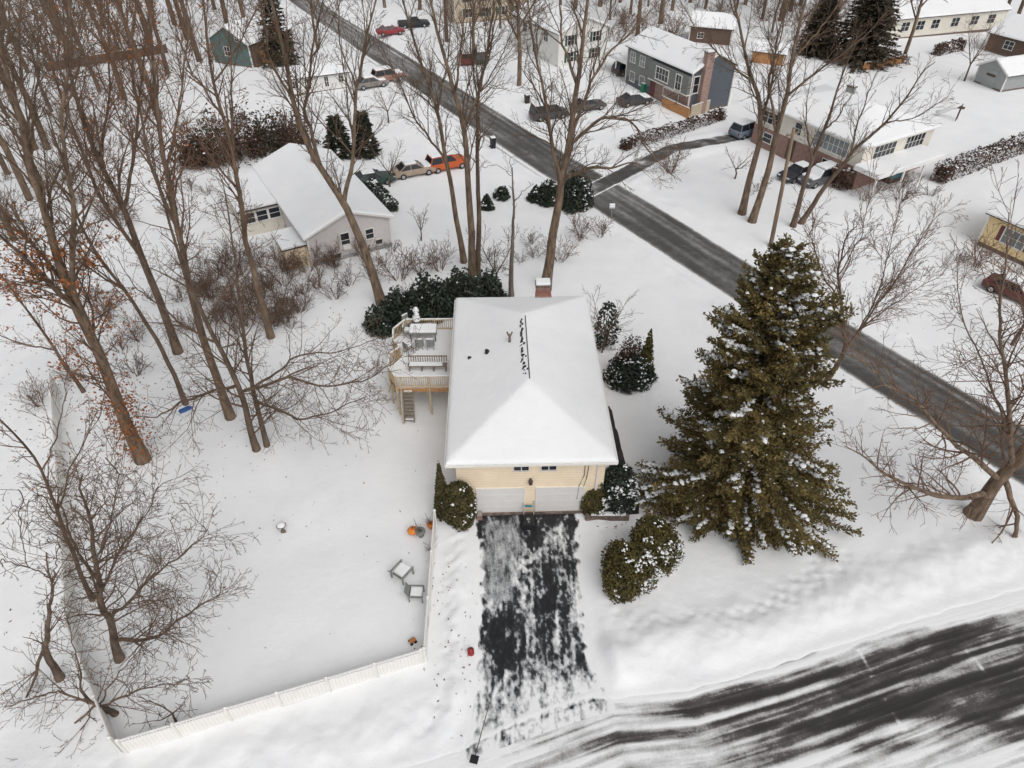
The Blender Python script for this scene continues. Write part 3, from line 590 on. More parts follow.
# ------------------------------------------------------------------ evergreens and shrubs
ICO_V = None
def blobs(P, S, seed, m, name, parent, flat=.45):
    """lumps of snow: squashed, uneven little balls"""
    import bmesh
    bm = bmesh.new(); bmesh.ops.create_icosphere(bm, subdivisions=2, radius=1); v = np.array([x.co[:] for x in bm.verts]); f = np.array([[q.index for q in fc.verts] for fc in bm.faces]); bm.free()
    rg = np.random.RandomState(seed); N = len(P)
    V = v[None]*(1+.35*rg.normal(size=(N,len(v),1)).clip(-1,1))*np.asarray(S)[:,None,None]*rg.uniform(.7,1.5,(N,1,3)); V[...,2] *= flat
    V = V + np.asarray(P)[:,None]; F = (f[None] + (np.arange(N)*len(v))[:,None,None]).reshape(-1,3)
    return npmesh(name, V.reshape(-1,3), F, m, parent, True)
def shrub(name, label, cat, loc, rx, ry, h, leafm, n, size, seed, shape='dome', snow=60, group=None, rz=0, ss=.09, stem=True, lump=.25):
    rg = np.random.RandomState(seed); root = thing(name, label, cat, loc, rz, group)
    u = rg.normal(size=(n,3)); u /= np.linalg.norm(u, axis=1, keepdims=True); rr = 1-.42*rg.rand(n)**1.6
    a = np.arctan2(u[:,1], u[:,0])
    wv = 1+lump*(np.sin(3*a+seed)*.35+np.sin(7*a+2*u[:,2]*3+seed*2)*.3+np.sin(11*u[:,2]+5*a)*.3)
    if shape == 'dome':
        u[:,2] = np.abs(u[:,2]); P = u*rr[:,None]*wv[:,None]*np.array([rx,ry,h*.95])+np.array([0,0,.05*h])
    elif shape == 'egg':
        z = rg.rand(n); pr = np.sqrt(np.clip(1-((z-.38)/.63)**2, 0, 1)); P = np.stack([np.cos(a)*pr*rx*rr*wv, np.sin(a)*pr*ry*rr*wv, z*h], -1)
    elif shape == 'cone':
        z = 1-np.sqrt(rg.rand(n)); pr = (1-z)**.85; P = np.stack([np.cos(a)*pr*rx*rr*wv, np.sin(a)*pr*ry*rr*wv, .04*h+z*h], -1)
    else:
        q = rg.uniform(-1,1,(n,3)); k = rg.randint(0,3,n); top = rg.rand(n) < .35
        q[np.arange(n), np.where(top, 2, rg.randint(0,2,n))] = np.where(top, 1, rg.choice([-1,1], n)); q *= (1-.14*rg.rand(n,1))
        P = q*np.array([rx,ry,h/2])+np.array([0,0,h/2]); P[:,2] *= 1+lump*.6*vnoise(P[:,0]+seed, P[:,1], .8, 5); P[:,1] += lump*.5*vnoise(P[:,0], P[:,2], .7, 6)
    V, F = leaf_quads(P, size, rg); npmesh('foliage', V, F, leafm, root)
    if stem:
        rng = random.Random(seed); ln = []
        for k in range(5 if shape != 'hedge' else 12):
            ax = rng.uniform(-.8,.8)*rx if shape == 'hedge' else rng.gauss(0,.08)*rx
            ln.append(([Vector((ax*.4 if shape != 'hedge' else ax, 0, -.1)), Vector((ax, rng.gauss(0,.2)*ry, h*.4)), Vector((ax*1.6 if shape != 'hedge' else ax, rng.gauss(0,.3)*ry, h*.8))], [.05,.04,.015]))
        v, f = tubes(ln, 5, 5); npmesh('stem', v, f, 'bark_dark', root, True)
    if snow:
        sc = (.25 if shape != 'hedge' else .8)*P[:,2]/h + .35*rg.rand(n) + 1.5*vnoise(P[:,0]+seed*3, P[:,1]+P[:,2], .55, 8)*(shape != 'hedge') + (.5*P[:,0]/rx - .25*P[:,1]/ry)*(shape == 'egg') - 1.2*(rr < .86 if shape != 'hedge' else 0)
        snow = int(snow*1.6); ss = ss*.58; lump_ = lump; idx = np.argsort(-sc)[:int(snow*3)]; idx = rg.permutation(idx)[:snow]
        # snow sits on what faces up
        cen = np.array([0,0,h*.4]) if shape != 'hedge' else np.array([0,0,-50]); dq = P[idx]-cen; dq /= np.linalg.norm(dq, axis=1, keepdims=True)+1e-9; q = P[idx]+dq*(.05 if shape != 'hedge' else .02); blobs(q, rg.uniform(.4,1.3,len(idx))*ss, seed, SNOW, 'snow', root)
    return root
def at(px, py): return tuple(G(px, py))

# the big spruce right of the house
def spruce():
    b = Vector((13.25, 25.9, 0)); top = Vector((11.75, 26.0, 17.3)) - b; Ht = top.z
    root = thing('spruce_tree', 'very big olive-brown spruce beside the house, snow caught on its boughs', 'tree', b)
    rng = random.Random(5)
    v, f = tubes([([Vector((0,0,-.3)), top*.3, top*.7, top], [.36,.27,.12,.03])], 14, 9); npmesh('trunk', v, f, 'bark_dark', root, True)
    bough = []; Q = []; snowP = []; snowS = []
    NB = 780
    for k in range(NB):
        tier = int(34*((k+.5)/NB)**1.18); z = Ht*(.03 + .955*(tier+rng.gauss(.5,.13))/34); t = min(.985, z/Ht); z = t*Ht; az = k*2.39996+rng.gauss(0,.3)+.7*tier
        prof = (4.45*(1-t**1.5)**.92 + .14) * min(1, .72+2.2*t)
        lobe = 1 + .20*math.sin(2*az+9*t+1) + .16*math.sin(5*az-13*t) + .12*math.sin(8*az+21*t)
        Lb = max(.25, prof*lobe*rng.choice([1,1,1,.92,.8,1.06,.62,1.14]))
        c = Vector((top.x*t, top.y*t, z)); d = Vector((math.cos(az), math.sin(az), 0))
        el = .55*(t-.42)*2; pts = []
        for i in range(6):
            q = i/5; pts.append(c + d*Lb*q + Vector((0,0, Lb*(el*q - .34*q*(1-t) + .30*q*q))))
        bough.append((pts, [.045*(1-t)+.012, .035*(1-t)+.01, .026, .02, .014, .008]))
        side = d.cross(Vector((0,0,1)))
        n = int(Lb/.10)+3; snowy = rng.random() < .26
        for j in range(n):
            q = .2+.8*((j+rng.random())/n)**.8; x = q*5; i = min(4, int(x)); p = pts[i].lerp(pts[i+1], x-i); tg = (pts[i+1]-pts[i]).normalized()
            for sg in (-1, 1):
                ll = (.30+.5*(1-q))*min(1, .45+Lb*.2)*rng.uniform(.5,1.3)
                dv = (tg*rng.uniform(.4,1)+side*sg*rng.uniform(.3,.8)+Vector((0,0,rng.uniform(-.35,.25)))).normalized()
                for g_ in range(3):
                    up = (Vector((0,0,1))+rvec(rng)*.9).normalized(); wv = dv.cross(up).normalized()*rng.uniform(.035,.075)
                    m = p + dv*ll*.32*g_ + rvec(rng)*.04; e = (dv + rvec(rng)*.35).normalized(); Q.append((m, m+e*ll*.3+wv, m+e*ll*.62, m+e*ll*.3-wv))
            if snowy and .25 < q and rng.random() < .75: snowP.append(p+Vector((0,0,.05))+rvec(rng)*.06); snowS.append(rng.uniform(.055,.125))
            elif rng.random() < .04: snowP.append(p+Vector((0,0,.05))+rvec(rng)*.05); snowS.append(rng.uniform(.03,.09))
    v, f = tubes(bough, 6, 4); npmesh('boughs', v, f, 'bark_dark', root, True)
    V = np.array([[tuple(p) for p in q] for q in Q]).reshape(-1,3); npmesh('needles', V, np.arange(len(V)).reshape(-1,4), 'needle', root)
    blobs(np.array([tuple(p) for p in snowP]), np.array(snowS), 9, SNOW, 'snow', root, .5)
spruce()

def conifer(name, label, loc, h, rmax, m, seed, group=None, n=260, snow=40):
    rng = random.Random(seed); root = thing(name, label, 'tree', loc, 0, group); Q = []; sp = []
    v, f = tubes([([Vector((0,0,-.3)), Vector((0,0,h*.5)), Vector((0,0,h))], [.22,.14,.03])], 6, 7); npmesh('trunk', v, f, 'bark_dark', root, True)
    for k in range(n):
        z = h*(.06+.92*((k+rng.random())/n)); t = z/h; az = k*2.4+rng.gauss(0,.2); Lb = (rmax*(1-t)**.8+.2)*rng.uniform(.6,1.1); d = Vector((math.cos(az), math.sin(az), .1-.3*(1-t))); side = d.cross(Vector((0,0,1))).normalized()
        for j in range(int(Lb/.16)+2):
            s = rng.uniform(.15,1); p = Vector((0,0,z))+d*Lb*s
            for sg in (-1,1):
                dv = (d*.8+side*sg*rng.uniform(.4,1)+Vector((0,0,rng.uniform(-.4,.2)))).normalized(); ll = rng.uniform(.3,.75); w = dv.cross(Vector((0,0,1))+rvec(rng)*.5).normalized()*.12
                Q.append((p, p+dv*ll*.5+w, p+dv*ll, p+dv*ll*.5-w))
            if rng.random() < snow/(n*6): sp.append(tuple(p+Vector((0,0,.08))))
    V = np.array([[tuple(p) for p in q] for q in Q]).reshape(-1,3); npmesh('needles', V, np.arange(len(V)).reshape(-1,4), m, root)
    if sp: blobs(np.array(sp), np.random.RandomState(seed).uniform(.1,.24,len(sp)), seed, SNOW, 'snow', root)
    return root
conifer('pine_tree', 'dark evergreen tree standing right beside the teal house', at(282,66), 12, 3.0, 'pine', 21)
conifer('arborvitae', 'left and broader dark arborvitae behind the grey gabled house', at(340,156), 4.6, 1.7, 'pine', 22, 'dark arborvitaes behind the grey house', 200, 60)
conifer('arborvitae', 'right dark arborvitae with a pointed top, behind the grey gabled house', at(367,155), 5.0, 1.35, 'pine', 23, 'dark arborvitaes behind the grey house', 200, 50)
conifer('hemlock_tree', 'huge brown evergreen mass among the bare trees at top right', at(858,64), 13, 6.0, 'hemlock', 24, n=520, snow=0)
conifer('hemlock_tree', 'smaller brown evergreen left of the huge brown one', at(815,56), 9, 4.0, 'hemlock', 25, n=360, snow=0)

shrub('arborvitae_shrub', 'round olive arborvitae against the left front corner of the house', 'shrub', (-2.95,24.75,0), .92,.8,3.3,'arb',5600,.085,31,'egg',24)
shrub('arborvitae_shrub', 'narrow pointed arborvitae at the outer left of the house front', 'shrub', (-3.95,25.2,0), .55,.5,4.5,'arb',3400,.08,32,'cone',10)
shrub('yew_shrub', 'front one of two rounded yews on the snow right of the driveway', 'shrub', (5.95,20.65,0), 1.25,1.2,3.1,'yew',9500,.085,33,'egg',170, lump=.45, group='rounded yews right of the driveway')
shrub('yew_shrub', 'rear one of two rounded yews, touching the big spruce', 'shrub', (7.45,22.0,0), 1.25,1.2,3.4,'yew',9500,.085,34,'egg',230, lump=.45, group='rounded yews right of the driveway')
shrub('red_twig_shrub', 'reddish-brown low shrub squeezed between the two rounded yews', 'shrub', (7.2,20.7,0), .45,.45,1.1,'russet',900,.07,35,'dome',12)
shrub('yew_shrub', 'dark snow-flecked bush at the right front corner of the house', 'shrub', (6.0,25.9,0), 1.15,1.1,3.4,'laurel',5200,.09,36,'egg',120,'foundation shrubs right of the house front')
shrub('boxwood_shrub', 'low green bush beside the right garage door', 'shrub', (4.75,25.45,0), .8,.6,2.0,'yew',3200,.075,37,'egg',40,'foundation shrubs right of the house front')
shrub('laurel_shrub', 'dense dark-green snow-dotted bush along the right side of the house', 'shrub', (8.25,37.0,0), 1.75,1.3,2.2,'laurel',5500,.11,38,'dome',210,'evergreen shrubs along the right of the house')
shrub('juniper_shrub', 'upright greenish shrub at the outer edge of the right side bushes', 'shrub', (9.35,37.5,0), .66,.6,4.2,'yew',2600,.10,39,'cone',16,'evergreen shrubs along the right of the house')
shrub('barberry_shrub', 'russet-leaved shrub in the middle of the right side bushes', 'shrub', (8.3,37.7,0), 1.25,.9,3.3,'russet',3000,.08,40,'dome',60,'evergreen shrubs along the right of the house')
shrub('laurel_shrub', 'small sparse shrub peeping past the back right roof corner', 'shrub', (7.0,41.2,0), .9,.8,3.9,'laurel',500,.15,41,'egg',20,'evergreen shrubs along the right of the house')
rngS = random.Random(9)
for i, (px, py, rx, h, lab) in enumerate([(383,330,1.3,1.9,'low leftmost bush of the dark laurel hedge behind the deck'), (404,322,1.8,2.5,'second bush from the left in the dark laurel hedge behind the deck'), (432,314,1.9,3.0,'tallest middle bush of the dark laurel hedge behind the deck'), (462,308,1.9,2.9,'fourth bush from the left in the dark laurel hedge, nearest the roof corner'), (488,301,1.4,2.3,'rightmost bush of the dark laurel hedge, behind the roof')]):
    shrub('laurel_shrub', lab, 'shrub', at(px,py), rx,rx*.85,h,'laurel',int(1900*rx*h/2.2),.15,50+i,'dome',9,'dark laurel hedge behind the deck', ss=.11, lump=.45)
for i, (px, py, r, h, lab) in enumerate([(487,208,.75,1.5,'small conical evergreen alone in the snow by the three tall trunks'), (502,198,.8,1.1,'low evergreen tuft nearest the snag'), (536,200,.9,1.6,'small dark evergreen left of the great spreading trunk'), (548,203,1.1,2.2,'grey-green bush touching the great spreading trunk'), (575,208,1.6,3.4,'large dark bush behind the great spreading trunk at the road')]):
    shrub('evergreen_shrub', lab, 'shrub', at(px,py), r,r,h,'laurel',int(1400*r*h),.13,60+i,'cone' if i in (0,2) else 'dome',int(18*r*h),'evergreen shrubs on the lawn beside the road', ss=.13)
# clipped hedges
def hedge(label, a, b, w, h, m, seed, snow, n, size=.11):
    A = G(*a); Bq = G(*b); c = (A+Bq)/2; L = (Bq-A).length
    return shrub('hedge', label, 'hedge', c, L/2, w/2, h, m, n, size, seed, 'hedge', snow, None, math.atan2(Bq.y-A.y, Bq.x-A.x), .16, lump=.5)
hedge('brown bare hedge in front of the grey two-storey house', (622,150), (722,118), 1.3, 1.1, 'russet', 71, 130, 5200)
hedge('long snow-topped hedge beside the white porch roof', (935,182), (1030,146), 1.7, 1.7, 'russet', 72, 190, 6000)
hedge('dark low hedge along the right wall of the grey gabled house', (372,188), (394,212), 1.1, 1.0, 'laurel', 73, 40, 2200)
for i, (px, py, r_, h_, lab) in enumerate([(198,166,2.2,3.2,'leftmost tall brown bush in the row behind the grey gabled house'),(218,162,2.6,4.2,'second brown bush from the left behind the grey gabled house'),(242,158,2.8,4.6,'tallest brown bush in the row behind the grey gabled house'),(268,153,2.4,3.8,'fourth brown bush from the left behind the grey gabled house'),(292,148,2.2,3.4,'rightmost brown bush of the row, next to the dark arborvitaes')]):
    shrub('brown_shrub', lab, 'shrub', at(px,py), r_,r_*.8,h_,'hemlock' if i%2 else 'russet',2300,.16,90+i,'dome',14,'row of brown bushes behind the grey house', ss=.14, lump=.8)
hedge('brown hedge beyond the split-level house at top right', (866,70), (905,64), 2, 1.4, 'russet', 75, 20, 1600)
hedge('short brown hedge piece across the lawn at top right', (934,56), (960,50), 1.4, 1.6, 'russet', 76, 10, 1500, .14)
hedge('clipped russet bush row before the brick split-level house', (836,189), (858,176), 2.2, 1.9, 'russet', 77, 20, 2600, .12)

# bare bushes: three kinds built once and copied
def bare_bush(seed, h, n, m):
    rng = random.Random(seed); root = thing('bare_shrub', 'bare brown bush in the thicket between the houses', 'shrub', (0,0,0), 0, 'bare bushes of the thicket'); ln = {2:[],1:[],0:[],3:[]}
    o = dict(OPT); o.update(rmin=.012, dens={1:3.4,2:2.6}, up=.04, wob=.18)
    for k in range(n):
        a = rng.random()*6.28; s = rng.uniform(.15,.9); d = Vector((math.cos(a)*s, math.sin(a)*s, 1)).normalized()
        grow(ln, Vector((math.cos(a)*.2, math.sin(a)*.2, -.1)), d, h*rng.uniform(.6,1.1), .024, 2, rng, o)
    v, f = merge([tubes(ln[2],6,4), tubes(ln[1],5,3), tubes(ln[0],4,3)]); npmesh('twigs', v, f, m, root, True); return root
bp = [bare_bush(81, 2.0, 12, 'twig'), bare_bush(82, 2.6, 14, 'twig_red'), bare_bush(83, 1.6, 12, 'twig_pale')]
bs = [(230,300),(248,290),(262,300),(285,285),(300,295),(318,288),(335,298),(350,285),(372,278),(400,280),(420,272),(440,270),(215,320),(250,325),(235,335),(275,322),(300,312),(205,290),(180,300),(190,330),(140,340),(120,350),(110,320),(135,375),(520,262),(535,258),(560,262),(530,245),(580,240),(600,236),(486,262),(500,272),(392,250),(384,262),(365,262),(410,300),(150,300),(95,300),(255,265),(225,275),(670,172),(760,190),(880,190),(900,200),(930,195),(862,200),(905,186),(600,348),(70,380),(40,405),(962,262),(1010,285),(975,268),(240,128),(205,130),(265,138),(190,190),(170,215)]
bs += [(int(rngS.uniform(200,350)), int(rngS.uniform(262,330))) for k in range(34)] + [(int(rngS.uniform(600,880)), int(rngS.uniform(4,44))) for k in range(40)] + [(int(rngS.uniform(0,210)), int(rngS.uniform(20,230))) for k in range(34)]
rngS.shuffle(bs)
for i, (px, py) in enumerate(bs):
    o = bp[i%3] if i < 3 else copy_tree(bp[i%3])
    place(o, G(px,py), rngS.uniform(0,6.28), rngS.uniform(.75,1.25))
    if py < 50 and px > 590: o['label'] = 'bare brown bush of the scrub along the top of the view'; o['group'] = 'scrub along the top of the view'; o.scale *= 1.5
    elif px > 660 or py > 340: o['label'] = 'bare brown bush standing alone in the snow'; o['group'] = 'scattered bare bushes'
    elif px > 480: o['label'] = 'bare brown bush near the snag and the great spreading trunk'; o['group'] = 'bare bushes behind the house roof'
    elif py < 220: o['label'] = 'bare brown bush in the snowy yards at upper left'; o['group'] = 'bare bushes of the upper left yards'

def snowcap(x0, x1, y0, y1, zf, t, parent, seed, step=.14, amp=.045, soft=.16):
    nx_, ny_ = max(8, int((x1-x0)/step)), max(8, int((y1-y0)/step))
    def ax(a, b, n): u = np.linspace(0, 1, n); return np.concatenate([[a, a+.02, a+.06], a+.12+(b-a-.24)*u, [b-.06, b-.02, b]])
    X, Y = np.meshgrid(ax(x0, x1, nx_), ax(y0, y1, ny_)); base = zf(X, Y)
    d = np.minimum(np.minimum(X-x0, x1-X), np.minimum(Y-y0, y1-Y)); e = np.sqrt(np.clip(1-(1-np.clip(d/soft, 0, 1))**2, 0, 1))
    n = fbm(X, Y, 2.2, seed, 3)*amp*1.2 + fbm(X, Y, .5, seed+9, 2)*amp*.3
    Z = base + .004 + t*(.35+.65*e) + n*(.3+.7*e)
    top = np.stack([X, Y, Z], -1); m, k = X.shape; I = np.arange(m*k).reshape(m, k)
    F = np.stack([I[:-1,:-1], I[:-1,1:], I[1:,1:], I[1:,:-1]], -1).reshape(-1,4)
    ring = np.concatenate([I[0,:-1], I[:-1,-1], I[-1,:0:-1], I[:0:-1,0]]); V = top.reshape(-1,3); low = V[ring].copy(); low[:,2] = base.reshape(-1)[ring]-.01
    r2 = np.roll(np.arange(len(ring)), -1); nb = len(V)
    F2 = np.stack([ring, nb+np.arange(len(ring)), nb+r2, ring[r2]], -1)
    return npmesh('snow_cover', np.concatenate([V, low]), np.concatenate([F, F2]), SNOW, parent, True)
def smin(a, b, k=.10):
    h = np.clip(.5+.5*(b-a)/k, 0, 1); return b*(1-h)+a*h - k*h*(1-h)
# ------------------------------------------------------------------ houses
def wface(root, face, u, z, w, h, hx, hy, glass='glass', trim='trim', shutter=None, mull=1, name='window', t=.07):
    """a window on one wall of a shell; the frame is the part, its pane (and shutters) sub-parts"""
    fr = MB(); pn = MB(); a, b = w/2, h/2
    fr.box(-a-t,a+t,-.06,.012,b,b+t); fr.box(-a-t-.03,a+t+.03,-.10,.012,-b-t,-b); fr.box(-a-t,-a,-.06,.012,-b,b); fr.box(a,a+t,-.06,.012,-b,b)
    for k in range(mull): x = -a+w*(k+1)/(mull+1); fr.box(x-.025,x+.025,-.05,.01,-b,b)
    if h > .7: fr.box(-a,a,-.045,.01,-.02,.02)
    pn.box(-a,a,-.02,.008,-b,b)
    rot = {'F':0,'R':90,'B':180,'L':270}[face]; off = {'F':(u,-hy),'R':(hx,u),'B':(-u,hy),'L':(-hx,-u)}[face]
    o = fr.build(name, trim, root); o.location = (off[0], off[1], z); o.rotation_euler = (0,0,rad(rot))
    pn.build('pane', glass, o)
    if shutter:
        for s in (-1,1):
            sh = MB().box(s*(a+t+.2)-.17, s*(a+t+.2)+.17, -.05, .012, -b-.04, b+.04); sh.build('shutter', shutter, o)
    return o
def shell(root, L, W, hw, rise, wallm, over=.35, gover=.3, snowt=.16, base=None, basez=.5, roofm='shingle', c=(0,0), gablem=None, hipped=False):
    hx, hy = L/2, W/2; k = rise/(hy)           # slope
    x0, x1 = c[0]-hx, c[0]+hx; y0, y1 = c[1]-hy, c[1]+hy; cy = c[1]
    if hipped: MB().box(x0,x1,y0,y1,-.3,hw).build('wall', wallm, root)
    else: MB().extr([(y0,-.3),(y1,-.3),(y1,hw),(cy,hw+rise),(y0,hw)], x0, x1).build('wall', wallm, root)
    if base: MB().box(x0-.03, x1+.03, y0-.03, y1+.03, -.25, basez).build('foundation', base, root)
    ze = hw - k*over; t = .14
    if hipped:
        m = MB(); v = []; ex0, ex1, ey0, ey1 = x0-over, x1+over, y0-over, y1+over; rr = hy+over
        for dz in (.012, t): v += [(ex0,ey0,ze+dz),(ex1,ey0,ze+dz),(ex1,ey1,ze+dz),(ex0,ey1,ze+dz),(ex0+rr,cy,hw+rise+dz),(ex1-rr,cy,hw+rise+dz)]
        f = [(0,1,5,4),(1,2,5),(2,3,4,5),(3,0,4)]
        rf = m.add(v, f+[tuple(i+6 for i in q) for q in f]+[(0,1,7,6),(1,2,8,7),(2,3,9,8),(3,0,6,9)]).build('roof', 'trim', root)
        snowcap(ex0-.02, ex1+.02, ey0-.02, ey1+.02, lambda X, Y: smin(smin(ze+t+k*(Y-ey0), ze+t+k*(ey1-Y)), smin(ze+t+k*(X-ex0), ze+t+k*(ex1-X))), snowt, rf, int(L*7+W*3), .22)
        return hx, hy
    rf = MB().extr([(y0-over,ze+.012),(cy,hw+rise+.012),(y1+over,ze+.012),(y1+over,ze+t),(cy,hw+rise+t),(y0-over,ze+t)], x0-gover, x1+gover).build('roof', roofm, root)
    gb = .03
    snowcap(x0-gover-gb, x1+gover+gb, y0-over-gb, y1+over+gb, lambda X, Y: smin(hw+rise+t-k*(Y-cy), hw+rise+t+k*(Y-cy)), snowt, rf, int(L*7+W*3), .22)
    tr = MB()
    for xx in (x0-gover-.02, x1+gover-.0):
        for s in (-1,1): tr.beam((xx, cy, hw+rise+.07), (xx, cy+s*(hy+over), ze+.07), .03, .16)
    tr.build('bargeboard', 'trim', root)
    cb = MB()
    for xx in (x0,x1):
        for yy in (y0,y1): cb.box(xx-.07,xx+.07,yy-.07,yy+.07,-.2,hw-.03)
    cb.build('corner_board', 'trim', root)
    return hx, hy
def chimney(root, x, y, w, d, z0, z1, m, snow=True, name='chimney'):
    c = MB().box(x-w/2,x+w/2,y-d/2,y+d/2,z0,z1).build(name, m, root)
    MB().box(x-w/2-.06,x+w/2+.06,y-d/2-.06,y+d/2+.06,z1+.002,z1+.12).build('cap', 'stone', c)
    if snow: MB().box(x-w/2-.03,x+w/2+.03,y-d/2-.03,y+d/2+.03,z1+.123,z1+.34).build('snow', SNOW, c, .08, 2)
def flatroof(root, poly, z, t, m, snow=.2, name='porch_roof'):
    r = MB().prism(poly, z, z+t).build(name, m, root)
    MB().prism(poly, z+t+.003, z+t+snow).build('snow_cover', SNOW, r, .05, 2); return r

# --- the main house
hr = thing('raised_ranch_house', 'cream house with two garage doors under a wide snow-covered hip roof, in the centre', 'house', (.83,32.72,0), rad(1.55))
HX, HY = 4.08, 7.3
MB().box(-HX,HX,-HY,HY,-.3,4.72).build('wall', 'cream', hr)
MB().box(-HX-.03,HX+.03,-HY+.35,HY+.03,-.25,.45).build('foundation', 'stone', hr)
EX, EY = 4.53, 7.76
def hip(ex, ey, ze, zr, ry0, ry1, t0, t1):
    m = MB(); v = []
    for dz in (t0, t1): v += [(-ex,-ey,ze+dz),(ex,-ey,ze+dz),(ex,ey,ze+dz),(-ex,ey,ze+dz),(0,ry0,zr+dz),(0,ry1,zr+dz)]
    f = [(0,1,4),(1,2,5,4),(2,3,5),(3,0,4,5)]
    return m.add(v, [tuple(i+6 for i in q) for q in f]+[q[::-1] for q in f]+[(0,1,7,6),(1,2,8,7),(2,3,9,8),(3,0,6,9)])
rf = hip(EX, EY, 4.58, 6.32, -3.2, 3.3, 0, .16).build('roof', 'trim', hr)
def hipz(X, Y):
    a = smin(6.48-X*.384, 6.48+X*.384); kf = 1.74/4.56; return smin(a, smin(4.74+(Y+EY)*kf, 4.74+(EY-Y)*1.74/4.46))
snowcap(-EX-.03, EX+.03, -EY-.03, EY+.03, hipz, .17, rf, 17, .11, .035, .2)
# gutters under the eaves
gt = MB()
gt.box(-EX-.06,EX+.06,-EY-.11,-EY-.005,4.585,4.70); gt.box(-EX-.11,-EX-.005,-EY,EY,4.585,4.70); gt.box(EX+.005,EX+.11,-EY,EY,4.585,4.70)
gt.build('gutter', 'trim', hr)
# bare ridge vent showing through the snow
rv = MB(); rr_ = random.Random(3)
rv.box(.06,.11,-3.05,3.0,6.52,6.685)
for k in range(46):
    y = -2.6+5.4*k/46+rr_.gauss(0,.05); x = -.20+rr_.gauss(0,.06); s = rr_.uniform(.03,.085)
    z = 6.655-abs(x)*.384
    rv.add([(x-s,y-s*1.3,z-.02),(x+s*.7,y-s,z),(x+s,y+s*1.2,z),(x-s*.6,y+s*1.5,z-.02),(x-s,y-s*1.3,z+.012),(x+s*.7,y-s,z+.035),(x+s,y+s*1.2,z+.035),(x-s*.6,y+s*1.5,z+.012)], [(4,5,6,7),(0,1,5,4),(1,2,6,5),(2,3,7,6),(3,0,4,7)])
rv.build('ridge_vent', 'shingle', hr)
def roofz(x, y): return 6.655 - abs(x)*.384
for (px, py, s) in ((487,351,1.0),(469,356,.5)):
    p = R(px, py, 0.001) if False else G(px, py, 6.0)
    lx, ly = p.x-.83, p.y-32.72; z = roofz(lx, ly); p = G(px, py, z+.1); lx, ly = p.x-.83, p.y-32.72
    MB().tube([(lx,ly,z-.3),(lx,ly,z+.22*s)], .10*s+.02, 10).build('vent_pipe', 'black', hr)
    MB().lathe([(.26*s,z-.03),(.2*s,z+.03),(.02,z+.05)], (lx+.16*s,ly+.12*s,0), 9).build('vent_flashing', 'shingle', hr)
p = G(510, 340, 6.4); lx, ly = p.x-.83, p.y-32.72; z = roofz(lx, ly)
vp = MB().tube([(lx,ly,z-.3),(lx,ly,z+.55)], .08, 10); vp.tube([(lx,ly,z+.35),(lx-.16,ly+.05,z+.7)], .05, 8); vp.tube([(lx,ly,z+.35),(lx+.16,ly+.05,z+.7)], .05, 8); vp.build('vent_pipe', 'stone', hr)
# rear brick chimney
chimney(hr, 1.55, 8.25, .95, .7, -.2, 5.55, 'brick')
MB().box(1.0,2.1,7.31,7.9,-.2,5.2).build('chimney_breast', 'brick', hr)
# garage doors
for xc in (-1.68, 1.68):
    d = MB().box(xc-1.3,xc+1.3,-HY-.035,-HY+.02,.16,2.18).build('garage_door', 'white_door', hr)
    fr = MB().box(xc-1.38,xc-1.302,-HY-.06,-HY+.01,.02,2.26).box(xc+1.302,xc+1.38,-HY-.06,-HY+.01,.02,2.26).box(xc-1.302,xc+1.302,-HY-.06,-HY+.01,2.182,2.26); fr.build('frame', 'trim', d)
    gr = MB()
    for k in range(1,4): gr.box(xc-1.29,xc+1.29,-HY-.041,-HY-.03,.16+.505*k-.012,.16+.505*k+.012)
    gr.build('panel_joint', 'trim', d)
MB().box(-3.2,3.2,-HY-.16,-HY-.062,-.1,.15).build('threshold', 'stone', hr)
# high windows tucked under the eave
for xc, w in ((-.52,.8),(.98,.8)):
    wface(hr, 'F', xc, 4.0, w, .62, HX, HY, mull=1, t=.04)
# lantern
la = MB().box(-.05,.05,-HY-.06,-HY+.01,2.72,3.0).build('lantern', 'black', hr)
MB().lathe([(.04,2.66),(.11,2.72),(.13,2.95),(.06,3.06),(.02,3.12)], (0,-HY-.18,0), 8).build('lamp_glass', 'darkwood', la)
MB().tube([(0,-HY-.06,2.98),(0,-HY-.18,3.1)], .02, 6).build('bracket', 'black', la)
# downspout and cables at the right of the front
ds = MB().tube([(2.95,-HY-.05,4.6),(2.95,-HY-.05,3.2),(2.72,-HY-.05,2.3),(2.66,-HY-.05,1.2)], .018, 6); ds.tube([(3.18,-HY-.05,4.6),(3.1,-HY-.05,3.0),(2.98,-HY-.05,2.3)], .018, 6); ds.build('cable', 'black', hr)
MB().box(3.62,3.72,-HY-.1,-HY-.005,.2,4.55).build('downspout', 'trim', hr)
for f_, u, z, w, h in (('R',-4.5,3.5,1.5,1.2),('R',0,3.5,1.1,1.2),('R',4.3,3.5,1.5,1.2),('R',-2,1.0,.9,.7),('L',5.5,3.5,1.2,1.2),('B',-2,3.5,1.4,1.2),('B',3,3.5,1.2,1.2),('L',4.5,1.0,.9,.7)):
    wface(hr, f_, u, z, w, h, HX, HY)
MB().box(-HX-.05,-HX+.01,1.6,3.4,2.35,4.35).build('patio_door', 'glass', hr)
MB().box(-3.05,-2.75,-HY-.5,-HY-.17,-.1,.42).build('brick_pier', 'brick', hr, .02)

